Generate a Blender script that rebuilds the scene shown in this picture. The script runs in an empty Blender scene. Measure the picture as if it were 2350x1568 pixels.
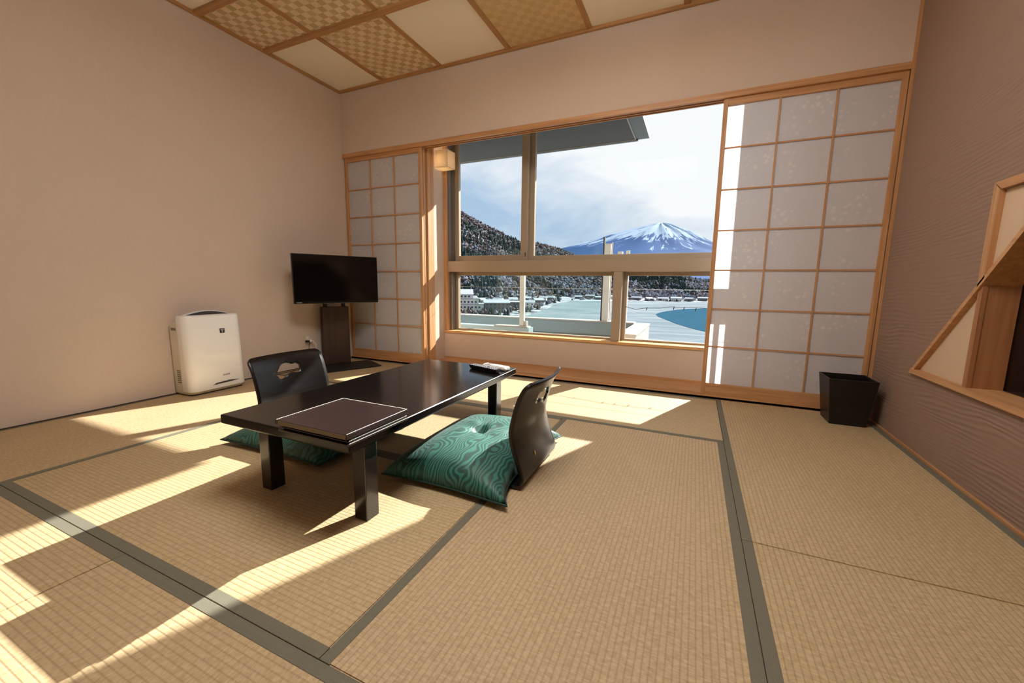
import bpy, bmesh, math, random
from mathutils import Vector, Matrix
from mathutils.geometry import delaunay_2d_cdt

random.seed(7)
sc = bpy.context.scene
C = sc.collection
PI = math.pi

# ------------------------------------------------------------------ camera
cam_d = bpy.data.cameras.new('camera')
cam = bpy.data.objects.new('camera', cam_d); C.objects.link(cam)
sc.camera = cam
cam_d.sensor_width = 36.0
cam_d.lens = 920.06 / 2350 * 36.0
cam_d.clip_start = 0.02; cam_d.clip_end = 90000
CAM = Vector((0, 0, 0.806))
yaw, pitch, roll = -0.4236, 0.1409, 0.0123
fw = Vector((math.sin(yaw) * math.cos(pitch), math.cos(yaw) * math.cos(pitch), -math.sin(pitch)))
rt = Vector((math.cos(yaw), -math.sin(yaw), 0)); up = rt.cross(fw)
r2 = rt * math.cos(roll) + up * math.sin(roll); u2 = -rt * math.sin(roll) + up * math.cos(roll)
cam.matrix_world = Matrix(((r2.x, u2.x, -fw.x, CAM.x), (r2.y, u2.y, -fw.y, CAM.y), (r2.z, u2.z, -fw.z, CAM.z), (0, 0, 0, 1)))

# ------------------------------------------------------------------ world, sun, exposure
SUN_DIR = Vector((0.395, 1.0, 0.65)).normalized()          # towards the sun
SKY_STRENGTH = 1.0
SUN_STRENGTH = 15.0
FILL_LAMP = 14.5
sc.view_settings.view_transform = 'Standard'
sc.view_settings.look = 'None'
sc.view_settings.exposure = 0.0
sc.view_settings.gamma = 1.0
sc.view_settings.use_curve_mapping = False
sc.cycles.use_adaptive_sampling = True
sc.cycles.adaptive_threshold = 0.08
sc.cycles.use_light_tree = False
sc.cycles.max_bounces = 7
sc.cycles.diffuse_bounces = 4
sc.cycles.transparent_max_bounces = 16
sc.cycles.caustics_reflective = False
sc.cycles.caustics_refractive = False
sc.cycles.sample_clamp_indirect = 6.0

world = bpy.data.worlds.new('sky'); sc.world = world; world.use_nodes = True
wn = world.node_tree.nodes; wl = world.node_tree.links; wn.clear()
def wnode(t, **kw):
    n = wn.new(t)
    for k, v in kw.items(): setattr(n, k, v)
    return n
tc = wnode('ShaderNodeTexCoord'); sep = wnode('ShaderNodeSeparateXYZ'); wl.new(tc.outputs['Generated'], sep.inputs[0])
grad = wnode('ShaderNodeValToRGB'); wl.new(sep.outputs['Z'], grad.inputs[0])
e = grad.color_ramp.elements
e[0].position = 0.0; e[0].color = (0.60, 0.72, 0.84, 1)
e[1].position = 1.0; e[1].color = (0.22, 0.42, 0.72, 1)
e_ = e.new(0.12); e_.color = (0.44, 0.60, 0.78, 1)
e_ = e.new(0.30); e_.color = (0.40, 0.57, 0.79, 1)
mp = wnode('ShaderNodeMapping'); mp.inputs['Scale'].default_value = (1.0, 1.0, 2.4); wl.new(tc.outputs['Generated'], mp.inputs[0])
nz = wnode('ShaderNodeTexNoise'); nz.inputs['Scale'].default_value = 3.4; nz.inputs['Detail'].default_value = 7; nz.inputs['Roughness'].default_value = 0.55
nz.inputs['Distortion'].default_value = 0.35
wl.new(mp.outputs[0], nz.inputs['Vector'])
dot = wnode('ShaderNodeVectorMath', operation='DOT_PRODUCT'); wl.new(tc.outputs['Generated'], dot.inputs[0]); dot.inputs[1].default_value = SUN_DIR
near = wnode('ShaderNodeMapRange'); near.inputs['From Min'].default_value = 0.72; near.inputs['From Max'].default_value = 1.0
near.inputs['To Min'].default_value = 0.0; near.inputs['To Max'].default_value = 0.42; wl.new(dot.outputs['Value'], near.inputs['Value'])
zadd = wnode('ShaderNodeMapRange'); zadd.inputs['From Min'].default_value = 0.05; zadd.inputs['From Max'].default_value = 0.30
zadd.inputs['To Min'].default_value = -0.06; zadd.inputs['To Max'].default_value = 0.10; wl.new(sep.outputs['Z'], zadd.inputs['Value'])
a1 = wnode('ShaderNodeMath', operation='ADD'); wl.new(nz.outputs['Fac'], a1.inputs[0]); wl.new(near.outputs[0], a1.inputs[1])
a2 = wnode('ShaderNodeMath', operation='ADD'); wl.new(a1.outputs[0], a2.inputs[0]); wl.new(zadd.outputs[0], a2.inputs[1])
cr = wnode('ShaderNodeValToRGB'); wl.new(a2.outputs[0], cr.inputs[0])
cr.color_ramp.elements[0].position = 0.40; cr.color_ramp.elements[0].color = (0, 0, 0, 1)
cr.color_ramp.elements[1].position = 0.78; cr.color_ramp.elements[1].color = (1, 1, 1, 1)
mixc = wnode('ShaderNodeMix', data_type='RGBA'); wl.new(cr.outputs[0], mixc.inputs[0]); wl.new(grad.outputs[0], mixc.inputs[6]); mixc.inputs[7].default_value = (0.97, 0.985, 1.0, 1)
bg = wnode('ShaderNodeBackground'); bg.inputs['Strength'].default_value = SKY_STRENGTH; wl.new(mixc.outputs[2], bg.inputs['Color'])
wo = wnode('ShaderNodeOutputWorld'); wl.new(bg.outputs[0], wo.inputs[0])

sun_d = bpy.data.lights.new('sun', 'SUN'); sun_d.energy = SUN_STRENGTH; sun_d.angle = math.radians(0.55); sun_d.color = (1.0, 0.97, 0.92)
sun = bpy.data.objects.new('sun', sun_d); C.objects.link(sun)
sun.rotation_euler = SUN_DIR.to_track_quat('Z', 'Y').to_euler(); sun.location = (3, 12, 9)

# ------------------------------------------------------------------ helpers
def new_mat(name):
    m = bpy.data.materials.new(name); m.use_nodes = True
    nt = m.node_tree; nt.nodes.clear()
    out = nt.nodes.new('ShaderNodeOutputMaterial')
    return m, nt, out
def N(nt, t, **kw):
    n = nt.nodes.new(t)
    for k, v in kw.items(): setattr(n, k, v)
    return n
def math_n(nt, op, a, b=None, c=None):
    n = N(nt, 'ShaderNodeMath', operation=op)
    for i, x in enumerate((a, b, c)):
        if x is None: continue
        if isinstance(x, (int, float)): n.inputs[i].default_value = x
        else: nt.links.new(x, n.inputs[i])
    return n.outputs[0]
def rgb(c): return (c[0], c[1], c[2], 1)
def srgb(r, g, b):
    f = lambda v: (v / 255 / 12.92) if v / 255 <= 0.04045 else ((v / 255 + 0.055) / 1.055) ** 2.4
    return (f(r), f(g), f(b))
def mixcol(nt, fac, a, b):
    n = N(nt, 'ShaderNodeMix', data_type='RGBA')
    if isinstance(fac, (int, float)): n.inputs[0].default_value = fac
    else: nt.links.new(fac, n.inputs[0])
    for i, x in ((6, a), (7, b)):
        if isinstance(x, tuple): n.inputs[i].default_value = rgb(x)
        else: nt.links.new(x, n.inputs[i])
    return n.outputs[2]
def obj_coord(nt, scale=(1, 1, 1), rot=(0, 0, 0)):
    t = N(nt, 'ShaderNodeTexCoord'); m = N(nt, 'ShaderNodeMapping')
    m.inputs['Scale'].default_value = scale; m.inputs['Rotation'].default_value = rot
    nt.links.new(t.outputs['Object'], m.inputs[0]); return m.outputs[0]
def noise(nt, vec, scale, detail=3, rough=0.5, dist=0.0):
    n = N(nt, 'ShaderNodeTexNoise'); n.inputs['Scale'].default_value = scale; n.inputs['Detail'].default_value = detail
    n.inputs['Roughness'].default_value = rough; n.inputs['Distortion'].default_value = dist
    nt.links.new(vec, n.inputs['Vector']); return n.outputs['Fac']
def ramp(nt, fac, p0, p1):
    n = N(nt, 'ShaderNodeMapRange'); n.inputs['From Min'].default_value = p0; n.inputs['From Max'].default_value = p1
    n.interpolation_type = 'SMOOTHSTEP'
    nt.links.new(fac, n.inputs['Value']); return n.outputs[0]
def principled(nt, out, col, rough=0.6, bump=None, bump_dist=0.001, bump_str=1.0, metal=0.0, spec=0.5, coat=0.0, sheen=0.0):
    p = N(nt, 'ShaderNodeBsdfPrincipled')
    if isinstance(col, tuple): p.inputs['Base Color'].default_value = rgb(col)
    else: nt.links.new(col, p.inputs['Base Color'])
    if isinstance(rough, (int, float)): p.inputs['Roughness'].default_value = rough
    else: nt.links.new(rough, p.inputs['Roughness'])
    p.inputs['Metallic'].default_value = metal
    p.inputs['Specular IOR Level'].default_value = spec
    p.inputs['Coat Weight'].default_value = coat; p.inputs['Coat Roughness'].default_value = 0.08
    p.inputs['Sheen Weight'].default_value = sheen
    if bump is not None:
        b = N(nt, 'ShaderNodeBump'); b.inputs['Distance'].default_value = bump_dist; b.inputs['Strength'].default_value = bump_str
        nt.links.new(bump, b.inputs['Height']); nt.links.new(b.outputs[0], p.inputs['Normal'])
    nt.links.new(p.outputs[0], out.inputs[0]); return p

M = {}
def simple(name, col, rough=0.5, var=0.06, scale=30, **kw):
    m, nt, out = new_mat(name)
    v = noise(nt, obj_coord(nt), scale, 3)
    d = tuple(c * (1 - var) for c in col); l = tuple(min(1, c * (1 + var)) for c in col)
    principled(nt, out, mixcol(nt, v, d, l), rough, bump=v if kw.pop('bumpy', False) else None, **kw)
    M[name] = m; return m
def wood(name, dark, light, axis='X', rough=0.45, **kw):
    m, nt, out = new_mat(name)
    s = {'X': (1.2, 26, 26), 'Y': (26, 1.2, 26), 'Z': (26, 26, 1.2)}[axis]
    s2 = {'X': (8, 320, 320), 'Y': (320, 8, 320), 'Z': (320, 320, 8)}[axis]
    a = noise(nt, obj_coord(nt, s), 1.6, 4, 0.6, 0.6); b = noise(nt, obj_coord(nt, s2), 1.0, 2)
    f = math_n(nt, 'ADD', math_n(nt, 'MULTIPLY', ramp(nt, a, 0.3, 0.7), 0.75), math_n(nt, 'MULTIPLY', b, 0.3))
    principled(nt, out, mixcol(nt, f, dark, light), rough, bump=b, bump_dist=0.0003, bump_str=0.4, **kw)
    M[name] = m; return m

WD, WL = srgb(178, 126, 80), srgb(208, 160, 112)
for ax in 'XYZ': wood('hinoki_' + ax, WD, WL, ax)
for ax in 'XY': wood('ceiling_wood_' + ax, srgb(160, 116, 68), srgb(188, 142, 90), ax)
wood('dark_wood_Z', srgb(48, 28, 20), srgb(66, 40, 28), 'Z', 0.5)
wood('niche_wood_Z', srgb(150, 100, 62), srgb(180, 126, 84), 'Z', 0.5)
wood('sill_wood_X', srgb(198, 148, 92), srgb(222, 174, 116), 'X', 0.4)

def wallpaper(name, col, ripples=False):
    m, nt, out = new_mat(name)
    fine = noise(nt, obj_coord(nt, (1, 1, 1)), 420, 2); blot = noise(nt, obj_coord(nt), 2.5, 3); mid = noise(nt, obj_coord(nt, (60, 60, 22)), 1.0, 3)
    f = math_n(nt, 'ADD', math_n(nt, 'MULTIPLY', blot, 0.5), math_n(nt, 'MULTIPLY', mid, 0.5))
    h = math_n(nt, 'ADD', math_n(nt, 'MULTIPLY', fine, 0.5), math_n(nt, 'MULTIPLY', mid, 0.5)); dist = 0.0006
    base = mixcol(nt, f, tuple(c * 0.93 for c in col), tuple(c * 1.06 for c in col))
    if ripples:
        co = obj_coord(nt, (1, 1, 1)); s = N(nt, 'ShaderNodeSeparateXYZ'); nt.links.new(co, s.inputs[0])
        big = noise(nt, obj_coord(nt, (1, 0.8, 1.4)), 1.0, 2, 0.45)
        warp = noise(nt, obj_coord(nt, (1, 1.6, 9)), 1.0, 3, 0.5)
        ph = math_n(nt, 'ADD', math_n(nt, 'ADD', math_n(nt, 'MULTIPLY', s.outputs['Z'], 112.0), math_n(nt, 'MULTIPLY', s.outputs['Y'], 5.0)), math_n(nt, 'ADD', math_n(nt, 'MULTIPLY', big, 22.0), math_n(nt, 'MULTIPLY', warp, 9.0)))
        w = math_n(nt, 'SINE', math_n(nt, 'MULTIPLY', ph, 2.6))
        amp = ramp(nt, noise(nt, obj_coord(nt, (1, 1.5, 6)), 1.4, 2), 0.32, 0.68)
        h = math_n(nt, 'ADD', math_n(nt, 'MULTIPLY', math_n(nt, 'MULTIPLY', w, amp), 0.5), math_n(nt, 'MULTIPLY', fine, 0.12)); dist = 0.0020
    principled(nt, out, base, 0.85, bump=h, bump_dist=dist, bump_str=0.7, spec=0.25)
    M[name] = m
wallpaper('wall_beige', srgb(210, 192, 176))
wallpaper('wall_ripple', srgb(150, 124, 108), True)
simple('panel_cream', srgb(244, 234, 220), 0.8, 0.03, 300, spec=0.2)
simple('niche_cream', srgb(210, 184, 156), 0.85, 0.04, 400, spec=0.2)
simple('ceiling_base', srgb(120, 96, 66), 0.9)

# checkered wickerwork ceiling
def checker_mat(name, ca, cb, cell):
    m, nt, out = new_mat(name)
    t = N(nt, 'ShaderNodeTexCoord'); ck = N(nt, 'ShaderNodeTexChecker'); ck.inputs['Scale'].default_value = 1 / cell
    mp_ = N(nt, 'ShaderNodeMapping'); mp_.inputs['Location'].default_value = (0.013, 0.017, 0.013)
    nt.links.new(t.outputs['Object'], mp_.inputs[0]); nt.links.new(mp_.outputs[0], ck.inputs['Vector'])
    ck.inputs['Color1'].default_value = (1, 1, 1, 1); ck.inputs['Color2'].default_value = (0, 0, 0, 1)
    sn = N(nt, 'ShaderNodeVectorMath', operation='SNAP'); sn.inputs[1].default_value = (cell, cell, 10); nt.links.new(mp_.outputs[0], sn.inputs[0])
    wnz = N(nt, 'ShaderNodeTexWhiteNoise', noise_dimensions='3D'); nt.links.new(sn.outputs[0], wnz.inputs['Vector'])
    g = noise(nt, obj_coord(nt, (90, 700, 1)), 1.0, 2)
    f = math_n(nt, 'ADD', math_n(nt, 'MULTIPLY', ck.outputs['Fac'], 0.62), math_n(nt, 'ADD', math_n(nt, 'MULTIPLY', wnz.outputs['Value'], 0.26), math_n(nt, 'MULTIPLY', g, 0.12)))
    principled(nt, out, mixcol(nt, f, ca, cb), 0.7, bump=math_n(nt, 'ADD', ck.outputs['Fac'], math_n(nt, 'MULTIPLY', g, 0.4)), bump_dist=0.001, bump_str=0.4, spec=0.3)
    M[name] = m
checker_mat('wicker', srgb(190, 162, 118), srgb(236, 214, 180), 0.052)
checker_mat('wicker_faint', srgb(202, 172, 124), srgb(218, 190, 146), 0.052)

# tatami: warp lines along local X every 15 mm, rush across
m, nt, out = new_mat('tatami'); M['tatami'] = m
co = obj_coord(nt); s = N(nt, 'ShaderNodeSeparateXYZ'); nt.links.new(co, s.inputs[0])
oi = N(nt, 'ShaderNodeObjectInfo')
ribp = math_n(nt, 'MULTIPLY', s.outputs['Y'], 2 * PI / 0.0152)
rib = math_n(nt, 'MULTIPLY', math_n(nt, 'ADD', math_n(nt, 'COSINE', ribp), 1.0), 0.5)
rib = math_n(nt, 'POWER', rib, 6.0)
rush = noise(nt, obj_coord(nt, (430, 26, 1)), 1.0, 2, 0.6)
rush2 = noise(nt, obj_coord(nt, (110, 66, 1)), 1.0, 2, 0.5)
big = noise(nt, obj_coord(nt), 1.7, 3)
f = math_n(nt, 'ADD', math_n(nt, 'MULTIPLY', rush, 0.45), math_n(nt, 'ADD', math_n(nt, 'MULTIPLY', rush2, 0.4), math_n(nt, 'MULTIPLY', big, 0.15)))
f = ramp(nt, f, 0.28, 0.72)
base = mixcol(nt, f, srgb(168, 142, 106), srgb(204, 180, 144))
base = mixcol(nt, math_n(nt, 'MULTIPLY', rib, 0.28), base, srgb(116, 92, 62))
tint = mixcol(nt, oi.outputs['Random'], (0.97, 0.99, 0.92), (1.0, 1.0, 1.0))
mul = N(nt, 'ShaderNodeMix', data_type='RGBA', blend_type='MULTIPLY'); mul.inputs[0].default_value = 1.0
nt.links.new(base, mul.inputs[6]); nt.links.new(tint, mul.inputs[7])
hgt = math_n(nt, 'SUBTRACT', math_n(nt, 'ADD', math_n(nt, 'MULTIPLY', rush, 0.5), math_n(nt, 'MULTIPLY', rush2, 0.5)), math_n(nt, 'MULTIPLY', rib, 0.9))
principled(nt, out, mul.outputs[2], 0.6, bump=hgt, bump_dist=0.0012, bump_str=0.6, spec=0.35)

m, nt, out = new_mat('edge_band'); M['edge_band'] = m
co = obj_coord(nt); s = N(nt, 'ShaderNodeSeparateXYZ'); nt.links.new(co, s.inputs[0])
zig = math_n(nt, 'PINGPONG', s.outputs['Y'], 0.008)
hb = math_n(nt, 'SINE', math_n(nt, 'MULTIPLY', math_n(nt, 'ADD', s.outputs['X'], zig), 2 * PI / 0.004))
fz = noise(nt, co, 900, 2)
f = math_n(nt, 'ADD', math_n(nt, 'MULTIPLY', hb, 0.18), math_n(nt, 'ADD', 0.2, math_n(nt, 'MULTIPLY', fz, 0.6)))
principled(nt, out, mixcol(nt, f, srgb(90, 86, 72), srgb(134, 130, 112)), 0.75, bump=hb, bump_dist=0.0004, bump_str=0.5, spec=0.3)

# shoji paper with blossoms
m, nt, out = new_mat('shoji_paper'); M['shoji_paper'] = m
co = obj_coord(nt)
vor = N(nt, 'ShaderNodeTexVoronoi', voronoi_dimensions='2D', feature='F1'); vor.inputs['Scale'].default_value = 26; vor.inputs['Randomness'].default_value = 1.0
swz = N(nt, 'ShaderNodeSeparateXYZ'); nt.links.new(co, swz.inputs[0]); cmb = N(nt, 'ShaderNodeCombineXYZ')
nt.links.new(swz.outputs['X'], cmb.inputs[0]); nt.links.new(swz.outputs['Z'], cmb.inputs[1]); nt.links.new(cmb.outputs[0], vor.inputs['Vector'])
sub = N(nt, 'ShaderNodeVectorMath', operation='SUBTRACT'); nt.links.new(cmb.outputs[0], sub.inputs[0]); nt.links.new(vor.outputs['Position'], sub.inputs[1])
sp2 = N(nt, 'ShaderNodeSeparateXYZ'); nt.links.new(sub.outputs[0], sp2.inputs[0])
ang = math_n(nt, 'ARCTAN2', sp2.outputs[1], sp2.outputs[0]); ln = N(nt, 'ShaderNodeVectorMath', operation='LENGTH'); nt.links.new(sub.outputs[0], ln.inputs[0])
sepc = N(nt, 'ShaderNodeSeparateColor'); nt.links.new(vor.outputs['Color'], sepc.inputs[0])
pet = math_n(nt, 'ABSOLUTE', math_n(nt, 'COSINE', math_n(nt, 'ADD', math_n(nt, 'MULTIPLY', ang, 2.5), math_n(nt, 'MULTIPLY', sepc.outputs[0], 6.0))))
R_ = math_n(nt, 'MULTIPLY', math_n(nt, 'ADD', 0.0055, math_n(nt, 'MULTIPLY', pet, 0.0085)), math_n(nt, 'ADD', 0.55, math_n(nt, 'MULTIPLY', sepc.outputs[1], 0.55)))
fl = N(nt, 'ShaderNodeMapRange'); nt.links.new(math_n(nt, 'SUBTRACT', R_, ln.outputs['Value']), fl.inputs['Value']); fl.inputs['From Min'].default_value = -0.0015; fl.inputs['From Max'].default_value = 0.002
clus = ramp(nt, noise(nt, co, 4.5, 2), 0.46, 0.60)
keep = math_n(nt, 'GREATER_THAN', sepc.outputs[2], 0.30)
ctr = math_n(nt, 'GREATER_THAN', ln.outputs['Value'], 0.0016)
flower = math_n(nt, 'MULTIPLY', math_n(nt, 'MULTIPLY', fl.outputs[0], clus), math_n(nt, 'MULTIPLY', keep, ctr))
fib = noise(nt, obj_coord(nt, (1, 1, 1)), 160, 3)
pc = mixcol(nt, math_n(nt, 'MULTIPLY', fib, 0.5), srgb(228, 225, 228), srgb(240, 237, 238))
pc = mixcol(nt, math_n(nt, 'MULTIPLY', flower, 0.75), pc, srgb(250, 244, 238))
dif = N(nt, 'ShaderNodeBsdfDiffuse'); tra = N(nt, 'ShaderNodeBsdfTranslucent'); mx = N(nt, 'ShaderNodeMixShader'); mx.inputs[0].default_value = 0.40
nt.links.new(pc, dif.inputs[0]); nt.links.new(pc, tra.inputs[0]); nt.links.new(dif.outputs[0], mx.inputs[1]); nt.links.new(tra.outputs[0], mx.inputs[2]); nt.links.new(mx.outputs[0], out.inputs[0])

# clear glass
def glass(name, tint, extra=0.0):
    m, nt, out = new_mat(name); M[name] = m
    tr = N(nt, 'ShaderNodeBsdfTransparent'); tr.inputs[0].default_value = rgb(tint)
    gl = N(nt, 'ShaderNodeBsdfGlossy'); gl.inputs['Roughness'].default_value = 0.0; gl.inputs['Color'].default_value = (1, 1, 1, 1)
    fr = N(nt, 'ShaderNodeFresnel'); fr.inputs[0].default_value = 1.45
    nzz = noise(nt, obj_coord(nt), 3.0, 2)
    mx = N(nt, 'ShaderNodeMixShader'); nt.links.new(math_n(nt, 'ADD', math_n(nt, 'MULTIPLY', fr.outputs[0], 0.035), math_n(nt, 'MULTIPLY', nzz, extra)), mx.inputs[0])
    nt.links.new(tr.outputs[0], mx.inputs[1]); nt.links.new(gl.outputs[0], mx.inputs[2]); nt.links.new(mx.outputs[0], out.inputs[0])
glass('glass', (0.98, 0.99, 0.99))
glass('glass_green', (0.86, 0.93, 0.91), 0.02)

simple('alu', srgb(176, 160, 138), 0.4, 0.03, 60, metal=0.25, spec=0.5)
simple('alu_dark', srgb(122, 112, 100), 0.45, 0.04, 60, metal=0.3)
simple('black_gap', (0.012, 0.010, 0.009), 0.8)
simple('lacquer', srgb(13, 9, 8), 0.15, 0.12, 24, spec=0.28)
simple('lacquer_edge', srgb(24, 17, 15), 0.2, 0.12, 24, spec=0.6, coat=0.25)
simple('chair_lacquer', srgb(17, 13, 13), 0.30, 0.10, 12, spec=0.5)
simple('tv_bezel', (0.006, 0.005, 0.005), 0.22, spec=0.4)
simple('tv_screen', (0.004, 0.003, 0.003), 0.09, spec=0.35)
simple('steel_black', (0.010, 0.009, 0.009), 0.5)
simple('purifier_white', srgb(244, 243, 240), 0.22, 0.015, 10, coat=0.2)
simple('purifier_side', srgb(224, 216, 200), 0.4, 0.02, 10)
simple('vent_dark', srgb(62, 54, 54), 0.5)
simple('vent_grey', srgb(120, 112, 104), 0.5)
simple('logo_grey', srgb(70, 66, 62), 0.5)
simple('logo_silver', srgb(190, 186, 182), 0.4)
simple('white_plastic', srgb(236, 234, 228), 0.35, 0.02)
simple('black_plastic', srgb(24, 23, 26), 0.35, 0.1)
simple('button_grey', srgb(150, 150, 156), 0.5)
simple('basket_black', srgb(15, 11, 10), 0.4, 0.15, 40, bumpy=True, bump_dist=0.0004)
simple('basket_inside', srgb(20, 20, 24), 0.5)
simple('leather', srgb(31, 19, 18), 0.34, 0.16, 160, bumpy=True, bump_dist=0.0004, spec=0.55)
simple('leather_lit', srgb(110, 95, 72), 0.4, 0.1, 120)
simple('stitch', srgb(235, 228, 214), 0.7)
simple('paper_white', srgb(228, 224, 214), 0.7)
simple('gold', srgb(212, 170, 70), 0.3, metal=0.8)
simple('outlet', srgb(214, 196, 174), 0.45)
simple('snow', srgb(172, 176, 184), 0.8, 0.04, 0.05)
simple('parapet_blue', srgb(150, 164, 168), 0.8, 0.06, 6)
simple('parapet_white', srgb(172, 167, 158), 0.7, 0.05, 8)
simple('soffit', srgb(80, 78, 74), 0.7, 0.05, 6)
simple('soffit_trim', srgb(108, 112, 112), 0.6, 0.04, 6)
simple('rail_white', srgb(206, 206, 200), 0.5)
simple('twig', srgb(60, 54, 50), 0.7)
simple('house_wall', srgb(226, 218, 206), 0.8)
simple('house_wall_dark', srgb(116, 112, 108), 0.8)
simple('house_window', srgb(60, 68, 80), 0.3)

# green moire cushion
m, nt, out = new_mat('cushion_green'); M['cushion_green'] = m
co = obj_coord(nt)
hgr = noise(nt, obj_coord(nt, (12.0, 8.5, 6.0)), 1.0, 1.0, 0.4, 0.2)
sgx = N(nt, 'ShaderNodeSeparateXYZ'); nt.links.new(co, sgx.inputs[0])
wvf = math_n(nt, 'ADD', math_n(nt, 'MULTIPLY', math_n(nt, 'SINE', math_n(nt, 'ADD', math_n(nt, 'MULTIPLY', sgx.outputs['X'], 360.0), math_n(nt, 'MULTIPLY', hgr, 62.0))), 0.5), 0.5)
fine = noise(nt, obj_coord(nt, (700, 120, 200)), 1.0, 2)
f = math_n(nt, 'ADD', math_n(nt, 'MULTIPLY', ramp(nt, wvf, 0.25, 0.75), 0.8), math_n(nt, 'MULTIPLY', fine, 0.2))
principled(nt, out, mixcol(nt, f, srgb(14, 54, 48), srgb(46, 112, 96)), 0.5, bump=f, bump_dist=0.0012, bump_str=0.35, sheen=0.15, spec=0.4)
simple('cushion_piping', srgb(16, 48, 42), 0.6)

# lamp shade
def emis(name, col, strength):
    m, nt, out = new_mat(name); M[name] = m
    v = noise(nt, obj_coord(nt), 9, 2)
    d = N(nt, 'ShaderNodeBsdfDiffuse'); d.inputs[0].default_value = (0.7, 0.64, 0.55, 1)
    e = N(nt, 'ShaderNodeEmission'); e.inputs['Strength'].default_value = strength
    nt.links.new(mixcol(nt, v, tuple(c * .94 for c in col), col), e.inputs[0])
    a = N(nt, 'ShaderNodeAddShader'); nt.links.new(d.outputs[0], a.inputs[0]); nt.links.new(e.outputs[0], a.inputs[1]); nt.links.new(a.outputs[0], out.inputs[0])
m, nt, out = new_mat('lamp_shade'); M['lamp_shade'] = m
fz = noise(nt, obj_coord(nt, (300, 300, 60)), 1.0, 2)
lc = mixcol(nt, fz, srgb(236, 222, 200), srgb(246, 236, 218))
dif = N(nt, 'ShaderNodeBsdfDiffuse'); tra = N(nt, 'ShaderNodeBsdfTranslucent'); mx = N(nt, 'ShaderNodeMixShader'); mx.inputs[0].default_value = 0.5
nt.links.new(lc, dif.inputs[0]); nt.links.new(lc, tra.inputs[0]); nt.links.new(dif.outputs[0], mx.inputs[1]); nt.links.new(tra.outputs[0], mx.inputs[2]); nt.links.new(mx.outputs[0], out.inputs[0])
emis('bulb', (1.0, 0.74, 0.45), 26.0)
emis('fill_lamp_glow', (1.0, 0.975, 0.95), FILL_LAMP)

# ---- mesh builders
def link(name, me, mat, parent=None, smooth=False):
    o = bpy.data.objects.new(name, me); C.objects.link(o)
    mats = mat if isinstance(mat, (list, tuple)) else [mat]
    if not me.materials:
        for k in mats: me.materials.append(M[k] if isinstance(k, str) else k)
    if smooth:
        for p in me.polygons: p.use_smooth = True
    if parent is not None: o.parent = parent
    return o
def bm_box(bm, x0, x1, y0, y1, z0, z1):
    vs = [bm.verts.new(p) for p in ((x0, y0, z0), (x1, y0, z0), (x1, y1, z0), (x0, y1, z0), (x0, y0, z1), (x1, y0, z1), (x1, y1, z1), (x0, y1, z1))]
    for f in ((0, 3, 2, 1), (4, 5, 6, 7), (0, 1, 5, 4), (1, 2, 6, 5), (2, 3, 7, 6), (3, 0, 4, 7)): bm.faces.new([vs[i] for i in f])
    return vs
def to_mesh(bm, name):
    bmesh.ops.recalc_face_normals(bm, faces=bm.faces[:])
    me = bpy.data.meshes.new(name); bm.to_mesh(me); bm.free(); return me
def box(name, x0, x1, y0, y1, z0, z1, mat, parent=None, bevel=0.0, seg=2):
    bm = bmesh.new(); bm_box(bm, x0, x1, y0, y1, z0, z1)
    if bevel > 0:
        bmesh.ops.bevel(bm, geom=bm.edges[:] , offset=bevel, segments=seg, affect='EDGES', profile=0.6)
    return link(name, to_mesh(bm, name), mat, parent, smooth=False)
def multi_box(name, boxes, mat, parent=None, bevel=0.0):
    bm = bmesh.new()
    for b in boxes: bm_box(bm, *b)
    if bevel > 0: bmesh.ops.bevel(bm, geom=bm.edges[:], offset=bevel, segments=1, affect='EDGES')
    return link(name, to_mesh(bm, name), mat, parent)
def prism(name, poly, axis, a, b, mat, parent=None, bevel=0.0, smooth=False):
    """extrude a 2D polygon along axis from a to b; poly in the other two axes (in x,y,z order)"""
    bm = bmesh.new()
    def P(p, t):
        return {'x': (t, p[0], p[1]), 'y': (p[0], t, p[1]), 'z': (p[0], p[1], t)}[axis]
    lo = [bm.verts.new(P(p, a)) for p in poly]; hi = [bm.verts.new(P(p, b)) for p in poly]
    bm.faces.new(lo); bm.faces.new(hi[::-1]); n = len(poly)
    for i in range(n): bm.faces.new((lo[i], hi[i], hi[(i + 1) % n], lo[(i + 1) % n]))
    if bevel > 0: bmesh.ops.bevel(bm, geom=bm.edges[:], offset=bevel, segments=2, affect='EDGES')
    return link(name, to_mesh(bm, name), mat, parent, smooth)
def tube(name, pts, r, mat, parent=None, seg=8):
    bm = bmesh.new(); rings = []
    pts = [Vector(p) for p in pts]
    for i, p in enumerate(pts):
        d = (pts[min(i + 1, len(pts) - 1)] - pts[max(i - 1, 0)]).normalized()
        q = d.to_track_quat('Z', 'Y'); rr = r[i] if isinstance(r, (list, tuple)) else r
        rings.append([bm.verts.new(p + q @ Vector((math.cos(2 * PI * k / seg) * rr, math.sin(2 * PI * k / seg) * rr, 0))) for k in range(seg)])
    for a, b in zip(rings, rings[1:]):
        for k in range(seg): bm.faces.new((a[k], a[(k + 1) % seg], b[(k + 1) % seg], b[k]))
    bm.faces.new(rings[0][::-1]); bm.faces.new(rings[-1])
    return link(name, to_mesh(bm, name), mat, parent, smooth=True)
def tag(o, label=None, cat=None, group=None, kind=None):
    if label: o['label'] = label
    if cat: o['category'] = cat
    if group: o['group'] = group
    if kind: o['kind'] = kind
    return o
def thing(name, label, cat, loc=(0, 0, 0), rz=0.0, group=None):
    o = bpy.data.objects.new(name, None); C.objects.link(o); o.location = loc; o.rotation_euler = (0, 0, rz); o.empty_display_size = 0.1
    return tag(o, label, cat, group)
def struct(o, label=None): return tag(o, label, kind='structure')
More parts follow.
